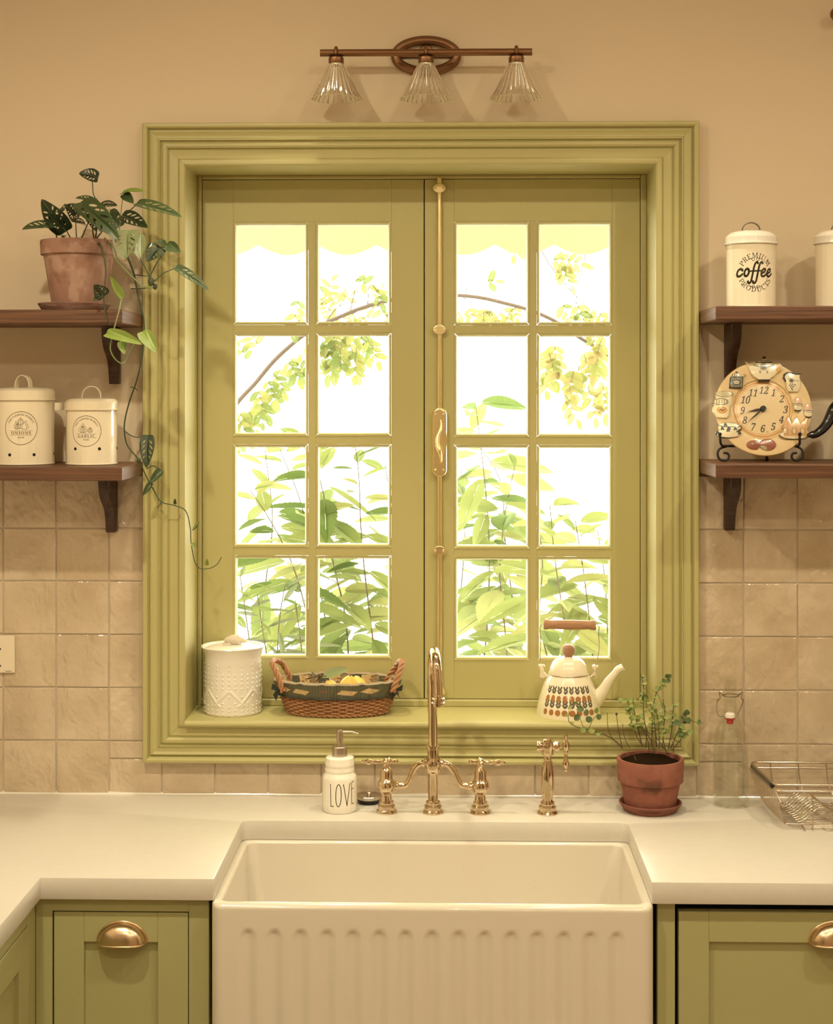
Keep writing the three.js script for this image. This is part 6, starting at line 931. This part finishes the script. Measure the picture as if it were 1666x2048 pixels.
shrub('broadleaf_shrub', 'tallest leafy shrub, its top leaves behind the left panes of the right window leaf', [
  { p: [[960, 1400, -1.94], [975, 1240, -1.94], [978, 1080, -1.94], [965, 920, -1.94], [950, 800, -1.94]], n: 43, L: 0.19, from: 0.40 }, { p: [[1020, 1400, -1.89], [1010, 1260, -1.86], [1000, 1150, -1.86], [1010, 1030, -1.89], [1030, 930, -1.89]], n: 37, L: 0.18, from: 0.42 },
  { p: [[1060, 1400, -2.11], [1030, 1230, -2.11], [1010, 1080, -2.11], [1000, 960, -2.11], [935, 860, -2.11]], n: 37, L: 0.19, from: 0.42 }, { p: [[900, 1400, -2.16], [920, 1200, -2.16], [930, 1050, -2.16], [920, 930, -2.16]], n: 27, L: 0.18, from: 0.42 },
], { seed: 23, m: big });
shrub('broadleaf_shrub', 'low spreading leafy shrub outside the right window leaf, behind the kettle', [
  { p: [[1150, 1400, -1.03], [1130, 1250, -1.03], [1110, 1120, -1.00], [1100, 1010, -1.00]], n: 40, L: 0.15, from: 0.42 }, { p: [[1190, 1400, -1.10], [1180, 1250, -1.10], [1165, 1130, -1.10], [1150, 1040, -1.10]], n: 40, L: 0.15, from: 0.42 },
  { p: [[1230, 1400, -1.17], [1215, 1260, -1.17], [1210, 1160, -1.17], [1195, 1060, -1.17]], n: 34, L: 0.14, from: 0.42 }, { p: [[1110, 1400, -1.30], [1080, 1240, -1.30], [1085, 1120, -1.30], [1075, 1040, -1.30]], n: 31, L: 0.15, from: 0.42 },
], { seed: 37, m: [garM.a, garM.c, garM.a, garM.b] });
shrub('narrowleaf_shrub', 'grey green narrow-leaved shrub low outside, behind the white jar', [
  { p: [[500, 1400, -0.62], [500, 1300, -0.62], [490, 1220, -0.62], [480, 1150, -0.62]], n: 37, L: 0.11, from: 0.52 }, { p: [[560, 1400, -0.62], [555, 1310, -0.62], [560, 1230, -0.62], [570, 1170, -0.62]], n: 40, L: 0.11, from: 0.52 }, { p: [[530, 1400, -0.62], [535, 1330, -0.62], [525, 1260, -0.62], [515, 1190, -0.62]], n: 37, L: 0.11, from: 0.52 }, { p: [[600, 1400, -0.62], [605, 1330, -0.62], [600, 1270, -0.62], [590, 1200, -0.62]], n: 27, L: 0.11, from: 0.54 },
], { seed: 41, kind: 'narrow', w0: 0.14, w1: 0.22, m: [garM.grey, garM.b, garM.grey, garM.d] });
{ // arching climber
  const z = -1.75, t = thing('climbing_vine', 'arching woody climber with small leaflets across the upper panes', 'climber', [0, 0, 0]); reseed(59);
  const arch = [[380, 960], [430, 880], [476, 804], [510, 767], [545, 725], [580, 692], [620, 662], [674, 636], [721, 617], [770, 603], [840, 592], [919, 591], [965, 596], [1008, 606], [1046, 616], [1082, 629], [1120, 648], [1162, 677], [1210, 706], [1280, 760], [1340, 830]].map(([x, y]) => P(x, y, z));
  part('branch', taper([V(arch[0].x - 0.25, -0.02, z), V(arch[0].x - 0.16, 0.9, z), ...arch], 0.0095, 0.006, 10, 220), garM.bark, t);
  const thin = [[[1046, 430], [1100, 530], [1150, 590], [1200, 640], [1260, 690]], [[990, 440], [1060, 480], [1110, 520], [1130, 560]], [[700, 625], [712, 560], [705, 530]], [[640, 660], [680, 612], [720, 605], [760, 612]], [[735, 612], [740, 560], [748, 540]], [[1180, 470], [1160, 560], [1150, 620]], [[930, 600], [935, 570], [940, 548]]];
  const spots = [];
  for (const p of thin) { const pts = p.map(([x, y]) => P(x, y, z + 0.05)); part('twig', taper(pts, 0.0022, 0.0012, 6, 30), garM.twig, t); const c = new THREE.CatmullRomCurve3(pts); for (let i = 1; i < 6; i++) spots.push([c.getPointAt(i / 6), 2, 0.05]); }
  const c = new THREE.CatmullRomCurve3(arch), frond = (b, dir, n, L, mats) => {                 // a feathered leaf: a hanging twig with leaflets in pairs
    const e = b.clone().addScaledVector(dir, n * L * 0.5), m = b.clone().lerp(e, 0.5).add(V(0, 0.01, 0)); part('leaf_stalk', taper([b, m, e], 0.0014, 0.0008, 5, 10), garM.twig, t);
    const side = V(dir.y, -dir.x, 0).normalize();
    for (let i = 1; i <= n; i++) for (const k of i === n ? [0] : [-1, 1]) { if (rnd() < 0.12) continue; const q = b.clone().lerp(e, i / n), d = dir.clone().multiplyScalar(0.55).addScaledVector(side, k * 0.85).add(V(0, -0.2, rr(-0.4, 0.4))).normalize(), l = L * rr(0.75, 1.15); putLeaf(t, 'round', q, q.clone().addScaledVector(d, l), l * rr(0.42, 0.58), V(rr(-0.5, 0.5), 0.5, 1), mats[Math.floor(rnd() * mats.length)], 0.4, 0.15); }
  };
  const vm = [leafMat(0.162, 0.179, 0.053, 0.5, 0.95), leafMat(0.202, 0.202, 0.067, 0.5, 0.95), leafMat(0.229, 0.193, 0.076, 0.5, 0.95), leafMat(0.114, 0.144, 0.043, 0.5, 0.95)];
  const yel = [vm[1], vm[2], vm[0]], grn = [vm[0], vm[1], vm[3]];
  for (let i = 0; i < 24; i++) { const u = lerp(0.08, 0.38, i / 23), q = c.getPointAt(u); frond(q.add(V(rr(-0.01, 0.02), rr(-0.03, 0.0), rr(-0.1, 0.1))), V(rr(0.15, 0.75), -1, rr(-0.2, 0.2)).normalize(), 4, 0.042, grn); }
  for (let i = 0; i < 8; i++) { const q = P(rr(640, 735), rr(660, 700), z + rr(-0.1, 0.1)); frond(q, V(rr(-0.3, 0.5), -1, 0).normalize(), 4, 0.046, grn); }
  for (let i = 0; i < 12; i++) { const q = P(rr(655, 770), rr(606, 640), z + rr(-0.1, 0.1)); frond(q, V(rr(-0.8, 0.8), rr(-0.4, 0.6), 0).normalize(), 3, 0.034, yel); }
  for (let i = 0; i < 11; i++) { const q = P(rr(920, 1060), rr(604, 628), z + rr(-0.1, 0.1)); frond(q, V(rr(-0.8, 0.8), -0.5, 0).normalize(), 3, 0.034, yel); }
  for (let i = 0; i < 13; i++) { const q = P(rr(1085, 1225), rr(650, 735), z + rr(-0.15, 0.15)); frond(q, V(rr(-0.5, 0.3), -1, 0).normalize(), 4, 0.046, yel); }
  for (const [x, y, dx, dy, n] of [[1095, 520, 0.9, -0.1, 5], [1115, 525, 0.4, -0.7, 4], [1118, 600, 0.5, -0.8, 4], [1150, 600, 0.3, -0.8, 5], [1180, 610, 0.6, -0.7, 4], [1130, 790, 0.3, -0.6, 4], [1175, 770, 0.2, -0.9, 5], [1205, 760, 0.1, -1, 5], [1040, 470, -0.2, -0.8, 3], [650, 600, 0.3, 0.8, 3], [700, 560, 0.7, -0.2, 3], [745, 570, 0.3, -0.6, 3], [965, 570, 0.7, 0.2, 2], [600, 590, -0.2, -0.9, 4], [600, 640, -0.5, -0.7, 3], [520, 700, -0.4, 0.6, 3], [495, 730, -0.3, 0.7, 3]]) frond(P(x, y, z + 0.06), V(dx, dy, 0).normalize(), n, 0.044, y < 560 || y > 740 ? yel : grn);
  // the 300 largest leaflets stay parts of their own; the rest are one part
  const leaves = t.children.filter((m) => m.name === 'leaf').sort((a, b) => b.scale.y - a.scale.y).slice(300);
  if (leaves.length) {
    const list = leaves.map((m) => { m.updateMatrix(); const g = plain(m.geometry.clone()).applyMatrix4(m.matrix), n = g.attributes.position.count, c = new Float32Array(n * 3); for (let i = 0; i < n; i++) m.material.color.toArray(c, i * 3); g.setAttribute('color', new THREE.BufferAttribute(c, 3)); t.remove(m); return g; });
    const m = phy({ color: lin(1, 1, 1), vertexColors: true, roughness: 0.95, transmission: 0.5, thickness: 0, specularIntensity: 0.15, side: THREE.DoubleSide });
    part('small_leaves', mergeGeometries(list, false), m, t).userData.kind = 'stuff';
  }
}

// ---------------------------------------------------------------- ceiling downlights
for (const [x, z, cd, ang, ax, az] of DOWNLIGHTS) {
  const t = thing('ceiling_downlight', 'round recessed ceiling downlight', 'ceiling light', [x, CEIL, z], 0, 'recessed ceiling downlights above the room');
  part('trim_ring', lathe([[0.042, -0.001], [0.046, -0.006], [0.056, -0.006], [0.06, -0.001]], 32), M.ceiling, t);
  part('lens', lathe([[0.0, -0.003], [0.042, -0.003], [0.042, -0.001]], 24), std({ color: lin(0.9, 0.85, 0.75), emissive: WARM, emissiveIntensity: 5, roughness: 0.6 }), t);
  const l = new THREE.SpotLight(WARM, cd, 0, ang, ang < 1 ? 0.5 : 0.75, 2); l.position.set(x, CEIL - 0.012, z); l.target.position.set(ax, 0, az); l.castShadow = true; l.shadow.radius = 2; l.name = 'ceiling_downlight_beam';
  scene.add(l, l.target);
}

renderer.render(scene, camera);
